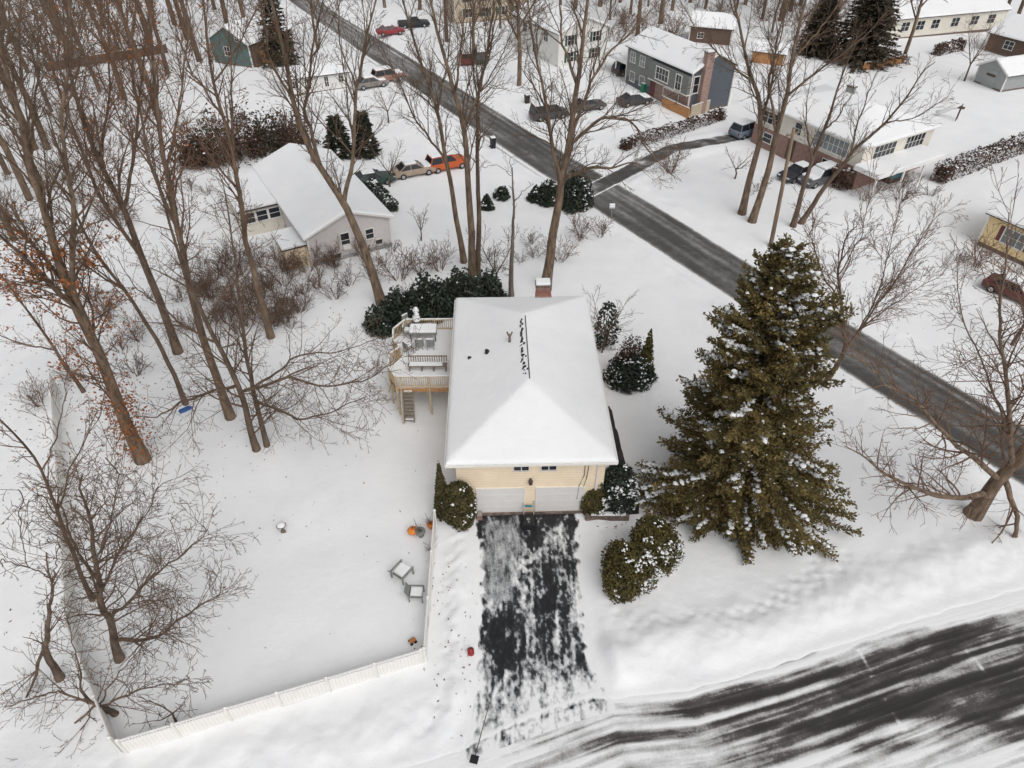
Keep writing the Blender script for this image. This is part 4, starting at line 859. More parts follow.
# --- neighbours
A60 = rad(-60)
h1 = thing('ranch_house', 'low grey-sided house whose gable end faces the view, left of the centre house', 'house', (-18.25,61.35,0), A60)
hx, hy = shell(h1, 16.3, 7.5, 2.9, 1.42, 'lilac', base='greyshed', basez=.35)
wface(h1, 'R', -.5, 1.75, .75, 1.3, hx, hy, mull=0); wface(h1, 'R', 1.75, 1.75, .7, .9, hx, hy, mull=0)
wface(h1, 'R', -1.55, .45, .8, .38, hx+.03, hy, mull=0, trim='lilac'); wface(h1, 'R', 2.5, .75, .6, .4, hx, hy, mull=0, trim='lilac')
MB().box(hx+.01,hx+.35,-.85,-.15,.95,1.35).build('air_conditioner', 'white', h1, .02)
sr = MB().box(-7.2,-.1,-7.45,-3.76,-.3,2.5).build('sunroom_wall', 'ivory', h1)
flatroof(h1, [(-7.4,-7.75),(.15,-7.75),(.15,-3.78),(-7.4,-3.78)], 2.5, .12, 'shingle', .26, 'sunroom_roof')
for u in (-6.75,-5.6,-4.45):
    o = wface(h1, 'R', u, 1.75, .95, .95, -.1, hy, mull=0, trim='white')
MB().box(4.6,7.7,-5.75,-3.77,-.3,1.95).build('shed_wall', 'cream', h1)
flatroof(h1, [(4.4,-5.95),(7.85,-5.95),(7.85,-3.78),(4.4,-3.78)], 1.95, .1, 'shingle', .25, 'shed_roof')
for u in (-5,-1,3): wface(h1, 'B', u, 1.7, 1.2, 1.1, hx, hy)
chimney(h1, -3, .9, .7, .6, 3.5, 5.2, 'brick')

h2 = thing('two_storey_house', 'two-storey dark slate-grey house with a brick end chimney across the road', 'house', (22.1,96.6,0), rad(-61.5))
hx, hy = shell(h2, 13.4, 7.0, 5.15, 1.7, 'slate', base='stone', basez=.25)
MB().box(-1.0,hx+.02,-hy-.05,-hy+.3,.26,2.41).build('brick_front_wall', 'brickpale', h2)
MB().box(-hx-.02,-1.2,-hy-.05,-hy+.3,1.32,5.0).build('upper_front_wall', 'slate2', h2)
MB().box(-1.1,hx+.02,-hy-.55,-hy+.3,2.55,4.75).build('bay_wall', 'slate2', h2)
MB().box(-1.15,hx+.07,-hy-.6,-hy+.3,2.42,2.55).build('bay_trim', 'trim', h2)
chimney(h2, hx+.36, -1.65, .7, 1.15, -.3, 7.3, 'brickpale')
for u in (-5.4,-3.3): wface(h2, 'F', u, 3.95, 1.0, 1.25, hx, hy+.05, 'palewin')
for u in (-5.2,-3.0): wface(h2, 'F', u, 1.5, 1.0, 1.2, hx, hy, 'palewin')
wface(h2, 'F', 1.6, 3.65, 2.4, 1.4, hx, hy+.55, mull=3, t=.12); wface(h2, 'F', 4.9, 3.6, 1.0, 1.7, hx, hy+.55, mull=1, t=.12); wface(h2, 'F', 3.2, 1.55, 3.0, .9, hx, hy, 'palewin', mull=4, t=.12)
MB().box(-1.05,-.05,-hy-.06,-hy+.01,.1,2.2).build('front_door', 'shutter_red', h2)
wface(h2, 'R', -2.75, 3.6, .8, 1.9, hx, hy, mull=0, t=.12)
MB().box(hx-.02,hx+.16,hy-.28,hy+.16,-.2,5.1).build('corner_trim', 'white', h2)
# carport
flatroof(h2, [(-hx-6.0,-hy+.2),(-hx-.02,-hy+.2),(-hx-.02,hy-.5),(-hx-6.0,hy-.5)], 2.5, .2, 'white', .3, 'carport_roof')
for x in (-hx-5.8,-hx-3.0):
    MB().box(x-.08,x+.08,-hy+.3,-hy+.46,-.1,2.49).build('carport_post', 'white', h2)
MB().box(-hx-5.9,-hx-.05,hy-1.0,hy-.85,-.1,2.49).build('carport_wall', 'darkwood', h2)
for u in (-4,0,4): wface(h2, 'B', u, 3.8, 1.1, 1.2, hx, hy)

h3 = thing('split_level_house', 'long pale house with brick ground floor and white porch, at right across the road', 'house', (36.6,76.9,0), A60)
hx, hy = shell(h3, 14.5, 11, 4.5, 1.8, 'ivory', base='brick', basez=2.2, hipped=True)
wface(h3, 'F', -5.2, 3.4, 2.2, 1.2, hx, hy, shutter='darkwood', mull=2, t=.1); wface(h3, 'F', -1.2, 3.5, .9, 1.2, hx, hy, mull=0); wface(h3, 'F', 3.3, 3.4, 4.2, 1.5, hx, hy, 'palewin', mull=6, t=.12)
wface(h3, 'F', -5.0, 1.2, 1.2, 1.0, hx, hy+.03, mull=0); wface(h3, 'F', 4.0, 1.2, 2.2, 1.0, hx, hy+.03, mull=2)
MB().box(-2.0,-1.0,-hy-.09,-hy-.03,.05,2.15).build('front_door', 'darkwood', h3)
for u, w in ((-2.2,3.3),(2.6,3.0)): wface(h3, 'R', u, 3.45, w, 1.35, hx, hy, mull=4, t=.1)
flatroof(h3, [(hx+.02,-hy-1),(hx+3.0,-hy-1),(hx+3.0,hy-1.5),(hx+.02,hy-1.5)], 2.35, .3, 'white', .22)
for y in (-hy-.8,-2,1.2,hy-1.8): MB().box(hx+2.7,hx+2.85,y-.08,y+.08,-.1,2.35).build('porch_post', 'white', h3)
wface(h3, 'R', 2.6, 1.2, 2.2, 1.6, hx+.03, hy, mull=1)
chimney(h3, -1, 1.2, .8, .6, 5, 6.9, 'greyshed')

h4 = thing('yellow_house', 'yellow-sided house with maroon and green shutters at the right edge', 'house', (49.0,53.0,0), A60)
hx, hy = shell(h4, 12.2, 7.8, 3.2, 1.9, 'yellow', base='stone', basez=.4)
wface(h4, 'F', -3.4, 1.85, 1.9, 1.3, hx, hy, 'palewin', shutter='shutter_red', mull=2, t=.1); wface(h4, 'F', .8, 1.85, 1.6, 1.3, hx, hy, 'palewin', shutter='shutter_green', mull=1, t=.1); wface(h4, 'L', 1.2, 1.8, 1.0, 1.2, hx, hy)

def simple_house(name, label, x, y, rot, L, W_, hw, rise, wallm, wins, base='stone', glass='glass', basez=.3, over=.35):
    h = thing(name, label, 'house' if 'shed' not in name else 'shed', (x,y,0), rad(rot)); hx, hy = shell(h, L, W_, hw, rise, wallm, base=base, basez=basez, over=over)
    for q in wins: wface(h, q[0], q[1], q[2], q[3], q[4], hx, hy, glass, shutter=q[5] if len(q) > 5 else None, mull=1)
    return h, hx, hy
simple_house('cream_house', 'long cream house with a row of dark windows at the top right', 71.5,130.5,17, 23,9,3.2,1.9,'ivory', [('F',x,1.9,1.5,1.3) for x in (-9,-6,-3,1,5,8.5)])
simple_house('brown_house', 'brown house under a thick white roof in the top right corner', 81.5,113.5,-62, 13,9,2.7,1.9,'brownwall', [('F',-3,1.6,1.4,1.1),('F',2,1.6,1.4,1.1),('L',0,1.6,1.2,1.1)])
h, hx, hy = simple_house('garden_shed', 'grey shed with a barn-shaped end wall below the brown house', 68.5,100.6,-160, 5.5,4.6,2.3,1.3,'greyshed', [])
MB().box(hx-.01,hx+.05,-1.0,1.0,.05,2.3).build('door', 'greyshed', h); MB().box(hx+.052,hx+.08,-.7,.7,1.5,1.8).build('door_sign', 'darkwood', h)
h, hx, hy = simple_house('teal_house', 'teal house with a gable end and brick-brown flank at upper left', -39.6,113.6,-114, 9.5,7.2,3.4,2.0,'teal', [('R',-.6,2.0,1.0,1.2),('R',1.8,4.0,.7,.8),('B',0,1.8,1.3,1.2),('F',0,1.8,1.3,1.2)])
MB().box(-4.4,4.4,hy+.005,hy+.6,-.2,3.0).build('side_wall', 'brownwall', h); MB().box(1.0,3.2,hy+.61,hy+1.4,-.2,2.2).build('entry_porch', 'orangewood', h)
simple_house('mobile_home', 'low white flat-looking house with narrow windows, beside the road bend', -27.2,99.4,24, 8.6,4.6,2.3,.55,'whitewall', [('F',-3,1.5,.6,.8),('F',-1.2,1.4,.5,1.3),('F',1.2,1.4,.5,1.3),('F',3.2,1.5,.6,.8)])
h, hx, hy = simple_house('white_house', 'white house with dark green shutters behind the great spreading trunk', 7.2,115.2,-60, 13,8.5,4.9,1.7,'whitewall', [('R',-2.2,3.8,1.1,1.3,'shutter_green'),('R',2.2,3.8,1.1,1.3,'shutter_green'),('R',-2.2,1.5,1.1,1.3,'shutter_green'),('R',2.2,1.5,1.1,1.3,'shutter_green'),('F',-3,3.8,1.1,1.3),('F',3,3.8,1.1,1.3),('F',0,1.5,1.4,1.3)])
simple_house('wooden_shed', 'dark brown shed with a snowy roof behind the slate-grey house', 32.2,121.5,-18, 6.5,4.2,2.9,1.4,'brownwall', [('F',-1.5,1.5,.9,.8)])
simple_house('tan_house', 'two-storey yellowish house half cut off by the top of the view', -4.5,138.5,18, 14,8,5.2,1.8,'tan', [('F',x,z,1.2,1.3,'shutter_green') for x in (-4.5,-1.5,1.5,4.5) for z in (1.7,4.1)])
simple_house('cedar_shed', 'small orange-brown cedar shed between bare trees at upper right', 38.4,110.2,-25, 4.6,2.6,2.1,.8,'orangewood', [])

# ------------------------------------------------------------------ deck
dk = thing('raised_deck', 'raised wooden deck with an angled railing on the left of the house', 'deck', (-6,36.5,0))
DO = Vector((-6,36.5,0)); FZ, RZ = 2.3, 3.3
dp = [(456,319),(405,319.5),(393,329),(393,339),(399.5,347),(389,354),(388,365.6),(395,376.5),(450,376)]
DP = [(G(px,py,RZ)-DO) for px,py in dp]; DP[0].x = -3.42+6; DP[-1].x = -3.24+6
poly = [(v.x, v.y) for v in DP][::-1]
MB().prism(poly, FZ-.12, FZ).build('floor', 'deckwood', dk)
MB().prism([(x*.985, y*.985) for x,y in poly], FZ+.004, FZ+.13).build('snow_cover', SNOW, dk, .03, 2)
rail = MB(); bal = MB(); fas = MB(); cap = MB(); rngD = random.Random(6)
for i in range(len(DP)-1):
    a = Vector((DP[i].x, DP[i].y, 0)); b = Vector((DP[i+1].x, DP[i+1].y, 0)); L = (b-a).length; e = (b-a).normalized()
    rail.beam(a+Vector((0,0,RZ-.03)), b+Vector((0,0,RZ-.03)), .14, .05); rail.beam(a+Vector((0,0,FZ+.2)), b+Vector((0,0,FZ+.2)), .05, .09)
    n = int(L/.135)
    for k in range(1, n): q = a.lerp(b, k/n); bal.box(q.x-.022,q.x+.022,q.y-.022,q.y+.022,FZ+.1,RZ-.06)
    fas.beam(a+Vector((0,0,FZ-.17)), b+Vector((0,0,FZ-.17)), .05, .26)
    cap.beam(a+e*.05+Vector((0,0,RZ+.035)), b-e*.05+Vector((0,0,RZ+.035)), .11, .07)
    m_ = max(1, round(L/1.9))
    for k in range(0 if i == 0 else 0, m_+(1 if i == len(DP)-2 else 0)):
        q = a.lerp(b, k/m_); MB().box(q.x-.055,q.x+.055,q.y-.055,q.y+.055,-.1,RZ+.04).build('post', 'deckwood', dk)
rail.build('rail', 'deckwood', dk); bal.build('balusters', 'deckwood', dk); fas.build('fascia', 'orangewood', dk); cap.build('rail_snow', SNOW, dk, .03, 2)
jo = MB()
for k in range(8): x = -2+4.4*k/7; jo.box(x-.025,x+.025,-2.9,3.0,FZ-.3,FZ-.125)
jo.build('joists', 'deckwood', dk)
st = thing('deck_stairs', 'steep wooden stairs with open treads leading down from the deck', 'stairs', (-6.78,33.0,0))
s0 = Vector((0,.78,FZ-.1)); s1 = Vector((0,-.05,.0))
for sx in (-.32,.32): MB().beam((sx,s0.y,s0.z),(sx,s1.y,s1.z),.05,.2).build('stringer', 'greywood', st)
for k in range(9):
    q = s0.lerp(s1, (k+.6)/9.4); MB().box(-.29,.29,q.y-.10,q.y+.13,q.z-.02,q.z+.02).build('tread', 'greywood', st)
    MB().box(-.27,.27,q.y-.09,q.y+.08,q.z+.022,q.z+.07).build('tread_snow', SNOW, st, .02, 1) if k in (0,8) else None
for sx in (-.38,): MB().beam((sx,s0.y,s0.z+.95),(sx,s1.y-.1,.95),.06,.06).build('handrail', 'deckwood', st); MB().box(sx-.04,sx+.04,s1.y-.14,s1.y-.06,-.1,1.0).build('newel_post', 'deckwood', st)
def deckpt(px, py, z=FZ+.13): v = G(px, py, z); return v
# deck furniture
tb = thing('patio_table', 'rectangular patio table capped with thick snow on the deck', 'table', deckpt(424,338), 0.02)
MB().box(-.95,.95,-.5,.5,.68,.73).build('tabletop', 'plasticgrey', tb); MB().box(-.93,.93,-.48,.48,.733,.95).build('snow', SNOW, tb, .09, 3)
for sx in (-.85,.85):
    for sy in (-.4,.4): MB().box(sx-.03,sx+.03,sy-.03,sy+.03,-.1,.68).build('leg', 'black', tb)
um = thing('patio_umbrella', 'folded patio umbrella plastered with snow behind the deck table', 'umbrella', deckpt(418,333))
MB().tube([(0,0,-.1),(0,0,2.2)], .025, 8).build('pole', 'chrome', um); MB().lathe([(.05,.9),(.14,1.0),(.20,1.4),(.14,1.9),(.04,2.25)], n=10).build('canopy', 'palewin', um, smooth=True)
blobs(np.array([(.02,-.05,1.2+.16*k) for k in range(7)]), np.array([.2,.2,.2,.19,.17,.14,.1]), 3, SNOW, 'snow', um, .8)
def chair(label, px, py, rz, cat='chair', name='patio_chair', m='plasticgrey', group='snowy chairs round the deck table', z=None):
    c = thing(name, label, cat, deckpt(px, py) if z is None else (*xy(G(px,py)), z), rz, group)
    MB().box(-.26,.26,-.26,.26,.40,.44).build('seat', m, c); MB().box(-.26,.26,.23,.28,.44,.92).build('backrest', m, c)
    for sx in (-.23,.23):
        for sy in (-.23,.23): MB().box(sx-.02,sx+.02,sy-.02,sy+.02,-.1,.40).build('leg', m, c)
        MB().box(sx-.03,sx+.03,-.25,.23,.60,.63).build('armrest', m, c)
    MB().box(-.23,.23,-.25,.22,.443,.66).build('snow', SNOW, c, .09, 3); MB().box(-.25,.25,.22,.29,.923,1.03).build('back_snow', SNOW, c, .04, 2)
    return c
chair('left one of two snow-capped chairs at the near side of the deck table', 420, 348, math.pi)
chair('right one of two snow-capped chairs at the near side of the deck table', 431, 348, math.pi)
chair('snow-capped chair at the left end of the deck table', 408, 336, math.pi/2)
chair('snow-capped chair in the far left corner of the deck', 408, 327, math.pi/4)
chair('snow-capped chair turned askew by the notch of the deck railing', 409, 352, 2.4)
bn = thing('slatted_bench', 'long slatted bench half buried in snow along the front of the deck', 'bench', deckpt(428,370), 0)
for k in range(3): MB().box(-1.3,1.3,-.2+.16*k,-.08+.16*k,.42,.46).build('seat_slat', 'greywood', bn)
for sx in (-1.2,-.4,.4,1.2): MB().box(sx-.035,sx+.035,-.18,.26,-.1,.418).build('leg', 'greywood', bn)
sl = MB()
for k in range(17): x = -1.25+2.5*k/16; sl.box(x-.03,x+.03,.27,.30,.5,.92)
sl.build('back_slats', 'greywood', bn); MB().box(-1.3,1.3,.26,.33,.925,.99).build('back_rail', 'greywood', bn)
MB().box(-1.2,1.0,-.16,.22,.463,.54).build('snow', SNOW, bn, .03, 2)

# ------------------------------------------------------------------ fences
def vinyl(label, pts, n_per, h, lattice=True, gaps=()):
    P = [G(*p) for p in pts]; root = thing('vinyl_fence', label, 'fence', P[0], 0, 'white vinyl fences round the yard'); o0 = P[0]
    for i in range(len(P)-1):
        a = P[i]-o0; b = P[i+1]-o0; L = (b-a).length; n = max(1, round(L/n_per)); e = (b-a).normalized()
        for k in range(n+(1 if i == len(P)-2 else 0)):
            q = a.lerp(b, k/n); z = gz(q.x+o0.x, q.y+o0.y)
            po = MB().box(q.x-.065,q.x+.065,q.y-.065,q.y+.065,-.3,h+.08).build('post', 'vinyl', root)
            MB().lathe([(.10,h+.082),(.10,h+.10),(.01,h+.17)], (q.x,q.y,0), 4).build('cap', 'white', po)
            if k < n:
                c, d = a.lerp(b,k/n)+e*.07, a.lerp(b,(k+1)/n)-e*.07
                pm = MB().beam(c+Vector((0,0,h*.42)), d+Vector((0,0,h*.42)), .03, h*.78); pa = pm.build('panel', 'vinyl', root)
                rl = MB().beam(c+Vector((0,0,h)), d+Vector((0,0,h)), .06, .07).beam(c+Vector((0,0,h*.83)), d+Vector((0,0,h*.83)), .06, .06).beam(c+Vector((0,0,.1)), d+Vector((0,0,.1)), .06, .12)
                nn = int((d-c).length/.12)
                for j in range(1,nn): q2 = c.lerp(d, j/nn); rl.box(q2.x-.018,q2.x+.018,q2.y-.018,q2.y+.018,h*.84,h*.98)
                rl.build('rail', 'white', root)
    return root
vinyl('white vinyl fence running beside the trampled snow left of the driveway', [(436,525),(426,662)], 2.4, 1.25)
vinyl('white vinyl fence along the lower edge of the yard', [(423,663.5),(128,753)], 2.3, 1.25)
vinyl('white vinyl fence up the left boundary, behind the spreading trees', [(122,752),(78,640),(58,390)], 2.4, 1.45)
def board_fence(label, a, b, h, m, cat='fence', name='board_fence', n_per=2.4):
    A = G(*a); Bq = G(*b); root = thing(name, label, cat, A); d = Bq-A; L = d.length; n = max(1, round(L/n_per))
    for k in range(n+1): q = d*(k/n); MB().box(q.x-.06,q.x+.06,q.y-.06,q.y+.06,-.3,h+.1).build('post', m, root)
    for k in range(n): MB().beam(d*(k/n)+Vector((0,0,h*.5+.05)), d*((k+1)/n)+Vector((0,0,h*.5+.05)), .05, h).build('panel', m, root)
    MB().beam(Vector((0,0,h+.13)), d+Vector((0,0,h+.13)), .13, .07).build('snow', SNOW, root, .03, 2); return root
board_fence('brown board fence across the yards behind the left trees', (48,72), (168,53), 1.2, 'brownwall')
board_fence('low reddish board fence at the top right, under the brown evergreen', (862,72), (903,64), 1.2, 'orangewood')
board_fence('orange cedar fence at the front corner of the slate-grey house', (662,107), (688,119), 1.2, 'orangewood')
board_fence('short pale wooden fence panel by the brick chimney', (690,118), (708,112), 1.4, 'tan')
stone = thing('retaining_wall', 'low brown stone wall at the right of the garage, capped with snow', 'wall', (4.2,24.95,0))
MB().box(0,2.5,-.16,.16,-.2,.42).build('wall', 'stone', stone, .04); MB().box(.3,2.3,-.12,.14,.423,.55).build('snow', SNOW, stone, .05, 2)

# ------------------------------------------------------------------ cars
def car(name, label, px, py, ang, paint, kind='sedan', snow=1, group='parked cars', loc=None):
    p = loc or G(px, py); root = thing(name, label, 'car' if kind != 'pickup' else 'truck', (p[0],p[1],gz(p[0],p[1])-.02), rad(ang), group)
    L, W_, H_ = dict(sedan=(4.6,1.8,1.43), suv=(4.6,1.88,1.72), pickup=(5.4,1.95,1.8), van=(4.9,1.95,1.85))[kind]
    hL = L/2; zb = .95 if kind == 'sedan' else 1.05
    prof = [(-hL+.05,.32),(-hL,.55),(-hL+.03,.82),(-hL+.14,zb-.03),(-hL+.6,zb),(.9,zb),(hL-.35,zb-.14),(hL-.06,zb-.26),(hL,.55),(hL-.06,.32)]
    lay = [(-W_/2,.94),(-W_/2+.09,1),(W_/2-.09,1),(W_/2,.94)]; vs = []; fs = []; n = len(prof)
    for y, k in lay: vs += [(x*(.985 if k < 1 else 1), y, .62+(z-.62)*k) for x, z in prof]
    for i in range(3):
        for k in range(n): fs.append((i*n+k, i*n+(k+1)%n, (i+1)*n+(k+1)%n, (i+1)*n+k))
    fs += [tuple(range(n)), tuple(3*n+k for k in range(n))[::-1]]
    P = carpaint(paint); MB().add(vs, fs).build('body', P, root, .03, 2, True)
    b0, b1, t0, t1 = dict(sedan=(-1.75,.95,-1.05,.25), suv=(-2.15,.95,-1.9,.35), pickup=(-.7,1.05,-.55,.45), van=(-2.3,1.4,-2.15,.7))[kind]
    wb, wt = W_/2-.07, W_/2-.26
    g_ = [(b0,-wb,zb-.01),(b1,-wb,zb-.01),(b1,wb,zb-.01),(b0,wb,zb-.01),(t0,-wt,H_-.05),(t1,-wt,H_-.05),(t1,wt,H_-.05),(t0,wt,H_-.05)]
    MB().add(g_, [(3,2,1,0),(4,5,6,7),(0,1,5,4),(1,2,6,5),(2,3,7,6),(3,0,4,7)]).build('windows', 'glass', root)
    rp = MB().box(t0-.06,t1+.06,-wt-.03,wt+.03,H_-.06,H_)
    for i, j in ((0,4),(1,5),(2,6),(3,7)): rp.beam(g_[i], g_[j], .09, .09)
    for s in (-1,1): rp.beam(((b0+b1)/2-.1, s*wb, zb), ((t0+t1)/2-.05, s*wt, H_-.04), .08, .05)
    rp.build('roof', P, root, .03, 2)
    if kind == 'pickup': MB().box(-hL+.12,-.8,-W_/2+.14,W_/2-.14,zb-.002,zb+.03).build('cargo_bed', 'black', root)
    for sx in (-hL*.62, hL*.62):
        for s in (-1,1):
            t = MB().lathe([(.2,-.11),(.33,-.1),(.345,0),(.33,.1),(.2,.11)], n=16, axis='Y').build('wheel', 'rubber', root, smooth=True); t.location = (sx, s*(W_/2-.1), .34)
            MB().lathe([(.05,-.02),(.19,0),(.19,.02),(.05,.03)] if s > 0 else [(.05,-.03),(.19,-.02),(.19,0),(.05,.02)], (0,s*.105,0), 12, 'Y').build('rim', 'chrome', t)
    for s in (-1,1):
        MB().box(hL-.16,hL+.0,s*.62-.18,s*.62+.18,.60,.73).build('headlight', 'headlight', root, .03); MB().box(-hL-.01,-hL+.1,s*.7-.12,s*.7+.12,.66,.84).build('taillight', 'taillight', root, .03)
        MB().box(b1-.25,b1-.08,s*(W_/2+.02)-.09,s*(W_/2+.02)+.09,zb+.02,zb+.14).build('mirror', P, root, .03)
    if snow:
        MB().box(t0-.02,t1-.02,-wt,wt,H_+.003,H_+.06+.12*snow).build('roof_snow', SNOW, root, .07, 3)
        if snow > .6: MB().box(b1+.05,hL-.4,-W_/2+.16,W_/2-.16,zb-.10,zb+.05+.05*snow).build('hood_snow', SNOW, root, .06, 3)
        if snow > 1.1:
            MB().add([(b1+.02,-wb+.02,zb),(b1+.02,wb-.02,zb),(t1+.02,wt,H_),(t1+.02,-wt,H_),(b1+.16,-wb+.02,zb+.03),(b1+.16,wb-.02,zb+.03),(t1+.14,wt,H_+.04),(t1+.14,-wt,H_+.04)], [(4,5,6,7),(0,1,5,4),(1,2,6,5),(2,3,7,6),(3,0,4,7)]).build('windscreen_snow', SNOW, root, .03, 2)
    return root
car('suv', 'bright orange SUV parked in the snow beside the three tall trunks', 447,168, 28, (.5,.10,.025), 'suv', .35)
car('parked_car', 'tan snow-dusted car just left of the orange SUV', 414,175, 25, (.36,.28,.21), 'sedan', .8)
car('parked_car', 'dark green car at the back corner of the grey gabled house', 373,184, 22, (.03,.06,.05), 'sedan', .5)
car('parked_car', 'brown-red car under snow by the small tree at the road curve', 389,84, 30, (.3,.16,.12), 'suv', .8)
car('parked_car', 'grey-brown car behind the brown-red one, at the road curve', 372,89, 28, (.22,.2,.18), 'sedan', 1.2)
car('parked_car', 'dark red car nearest the road at the top, ahead of a black one', 391,37, 20, (.28,.03,.04), 'sedan', .4)
car('pickup_truck', 'black pickup behind the dark red car at the top', 414,28, 16, (.02,.022,.025), 'pickup', .3)
car('parked_car', 'small dark red car behind the three tall trunks at the top', 466,65, 100, (.25,.03,.04), 'sedan', .4)
car('parked_car', 'dark green car beside the small dark red one at the top', 481,64, 98, (.03,.07,.06), 'suv', .4)
car('parked_car', 'dark low car buried in snow before the slate-grey house', 634,105, 20, (.05,.05,.055), 'sedan', 1.3)
car('parked_car', 'dark grey car between the buried low car and the bushes', 588,110, 24, (.09,.09,.09), 'sedan', .5)
car('parked_car', 'charcoal van partly hidden behind the great spreading trunk', 549,118, 20, (.05,.055,.06), 'van', .6)
car('parked_car', 'black car inside the carport of the slate-grey house', 0,0, 28, (.03,.03,.035), 'suv', 0, loc=(16.6,104.6,0))
car('parked_car', 'blue-grey car at the end of the cleared neighbour driveway', 746,135, 34, (.16,.2,.25), 'suv', .25)
car('parked_car', 'snow-whitened car standing before the brick split-level house', 818,182, 208, (.1,.1,.105), 'suv', 1.3)
car('parked_car', 'black car left of the snow-whitened one at the split-level house', 797,177, 210, (.03,.03,.033), 'sedan', .4)
car('parked_car', 'dark maroon car roofed with snow in front of the yellow house', 1012,296, -52, (.10,.025,.022), 'sedan', 1.3)

# ------------------------------------------------------------------ small things
up = thing('utility_pole', 'bare wooden utility pole by the roadside between pale trunks', 'utility pole', G(771,245))
tp = R(794,128,56.23)-Vector((23.74,56.23,0))
MB().tube([(0,0,-.4),tuple(tp*.5),tuple(tp)], [.2,.17,.13], 12).build('pole', 'pole', up, smooth=True)
MB().cbox((tp.x,tp.y-.02,tp.z-.5), (1.7,.1,.12), .6).build('crossarm', 'pole', up)
for s in (-.7,0,.7): MB().lathe([(.03,tp.z-.438),(.06,tp.z-.40),(.03,tp.z-.26)], (tp.x+s*math.cos(.6),tp.y+s*math.sin(.6),0), 8).build('insulator', 'palewin', up)
mb = thing('mailbox', 'snow-capped mailbox on a post at the near edge of the road', 'mailbox', at(611,218))
MB().box(-.05,.05,-.05,.05,-.2,1.05).build('post', 'greywood', mb); MB().extr([(-.14,1.053),(.14,1.053),(.14,1.2),(.08,1.3),(-.08,1.3),(-.14,1.2)], -.26, .26).build('box', 'chrome', mb); MB().box(-.27,.27,-.14,.14,1.303,1.5).build('snow', SNOW, mb, .07, 3)
def bin_(name, label, loc, m, h=1.05, cat='bin'):
    b = thing(name, label, cat, loc, .4); MB().add([(-.24,-.26,0),(.24,-.26,0),(.24,.26,0),(-.24,.26,0),(-.3,-.34,h),(.3,-.34,h),(.3,.34,h),(-.3,.34,h)], [(3,2,1,0),(4,5,6,7),(0,1,5,4),(1,2,6,5),(2,3,7,6),(3,0,4,7)]).build('body', m, b, .04)
    MB().box(-.33,.33,-.38,.36,h+.002,h+.07).build('lid', m, b, .03); MB().box(-.28,.28,-.32,.3,h+.073,h+.2).build('snow', SNOW, b, .06, 3)
    for s in (-1,1): MB().lathe([(.03,-.03),(.13,-.02),(.13,.02),(.03,.03)], (0,0,0), 10, 'Y').build('wheel', 'rubber', b).location = (-.24, s*.26, .12)
bin_('wheelie_bin', 'black wheelie bin standing by the road above the three tall trunks', at(493,148), 'black', 1.15)
bin_('wheelie_bin', 'bright green bin before the slate-grey house door', at(643,94), 'green', 1.3)
bin_('wheelie_bin', 'black wheelie bin at the drive left of the charcoal van', at(527,104), 'black', 1.1)

# yard chairs
def lounger(label, px, py, rz):
    c = thing('garden_chair', label, 'chair', (*xy(G(px,py)), gz(*xy(G(px,py)))), rz, 'grey garden chairs in the yard')
    MB().box(-.36,.36,-.42,.38,.36,.41).build('seat', 'plasticgrey', c, .02)
    bk = MB().add([(-.36,.36,.40),(.36,.36,.40),(.36,.42,.40),(-.36,.42,.40),(-.36,.62,.98),(.36,.62,.98),(.36,.68,.98),(-.36,.68,.98)], [(3,2,1,0),(4,5,6,7),(0,1,5,4),(1,2,6,5),(2,3,7,6),(3,0,4,7)]).build('backrest', 'plasticgrey', c)
    for s in (-1,1):
        MB().box(s*.40-.04,s*.40+.04,-.46,.5,.58,.62).build('armrest', 'plasticgrey', c)
        for y in (-.4,.42): MB().box(s*.40-.03,s*.40+.03,y-.035,y+.035,-.2,.578).build('leg', 'plasticgrey', c)
    MB().box(-.33,.33,-.40,.36,.413,.60).build('snow', SNOW, c, .08, 3); return c
lounger('wide grey garden chair with a snow-filled seat, turned askew in the yard', 403, 576, 2.55)
lounger('narrower grey garden chair standing close beside the yard fence', 417, 597, 1.55).scale = (.82,.82,.9)
pk = thing('pumpkin', 'orange pumpkin in the snow near the top of the yard fence', 'pumpkin', (*xy(G(413,534)), .12))
import bmesh as _b
V = []; n = 20; m_ = 9
for i in range(m_):
    ph = math.pi*i/(m_-1)
    for k in range(n):
        a = 2*math.pi*k/n; r = .27*math.sin(ph)*(1+.10*abs(math.cos(4*a)))+.004; V.append((r*math.cos(a), r*math.sin(a), .2-.19*math.cos(ph)))
I = np.arange(n*m_).reshape(m_, n); J = np.roll(I, -1, 1); npmesh('body', np.array(V), np.stack([I[:-1],J[:-1],J[1:],I[1:]],-1).reshape(-1,4), 'orange', pk, True)
MB().tube([(0,0,.36),(.02,.01,.46),(.06,.02,.5)], [.04,.03,.03], 6).build('stem', 'darkwood', pk)
tp_ = thing('terracotta_pot', 'dark grey pot with a dead plant next to the pumpkin', 'pot', (*xy(G(421,536)), .05))
MB().lathe([(.16,0),(.26,.34),(.29,.36),(.29,.42),(.22,.42)], n=14).build('pot', 'plasticgrey', tp_, smooth=True)
rngP = random.Random(2); ln = [([Vector((0,0,.35)), Vector((rngP.gauss(0,.1),rngP.gauss(0,.1),.6)), Vector((rngP.gauss(0,.25),rngP.gauss(0,.25),.85))], [.015,.012,.008]) for k in range(16)]
v, f = tubes(ln, 5, 4); npmesh('dead_plant', v, f, 'twig_pale', tp_, True)
p2 = thing('flower_pot', 'orange clay pot with dried stems at the top end of the yard fence', 'pot', (*xy(G(431,528)), .05))
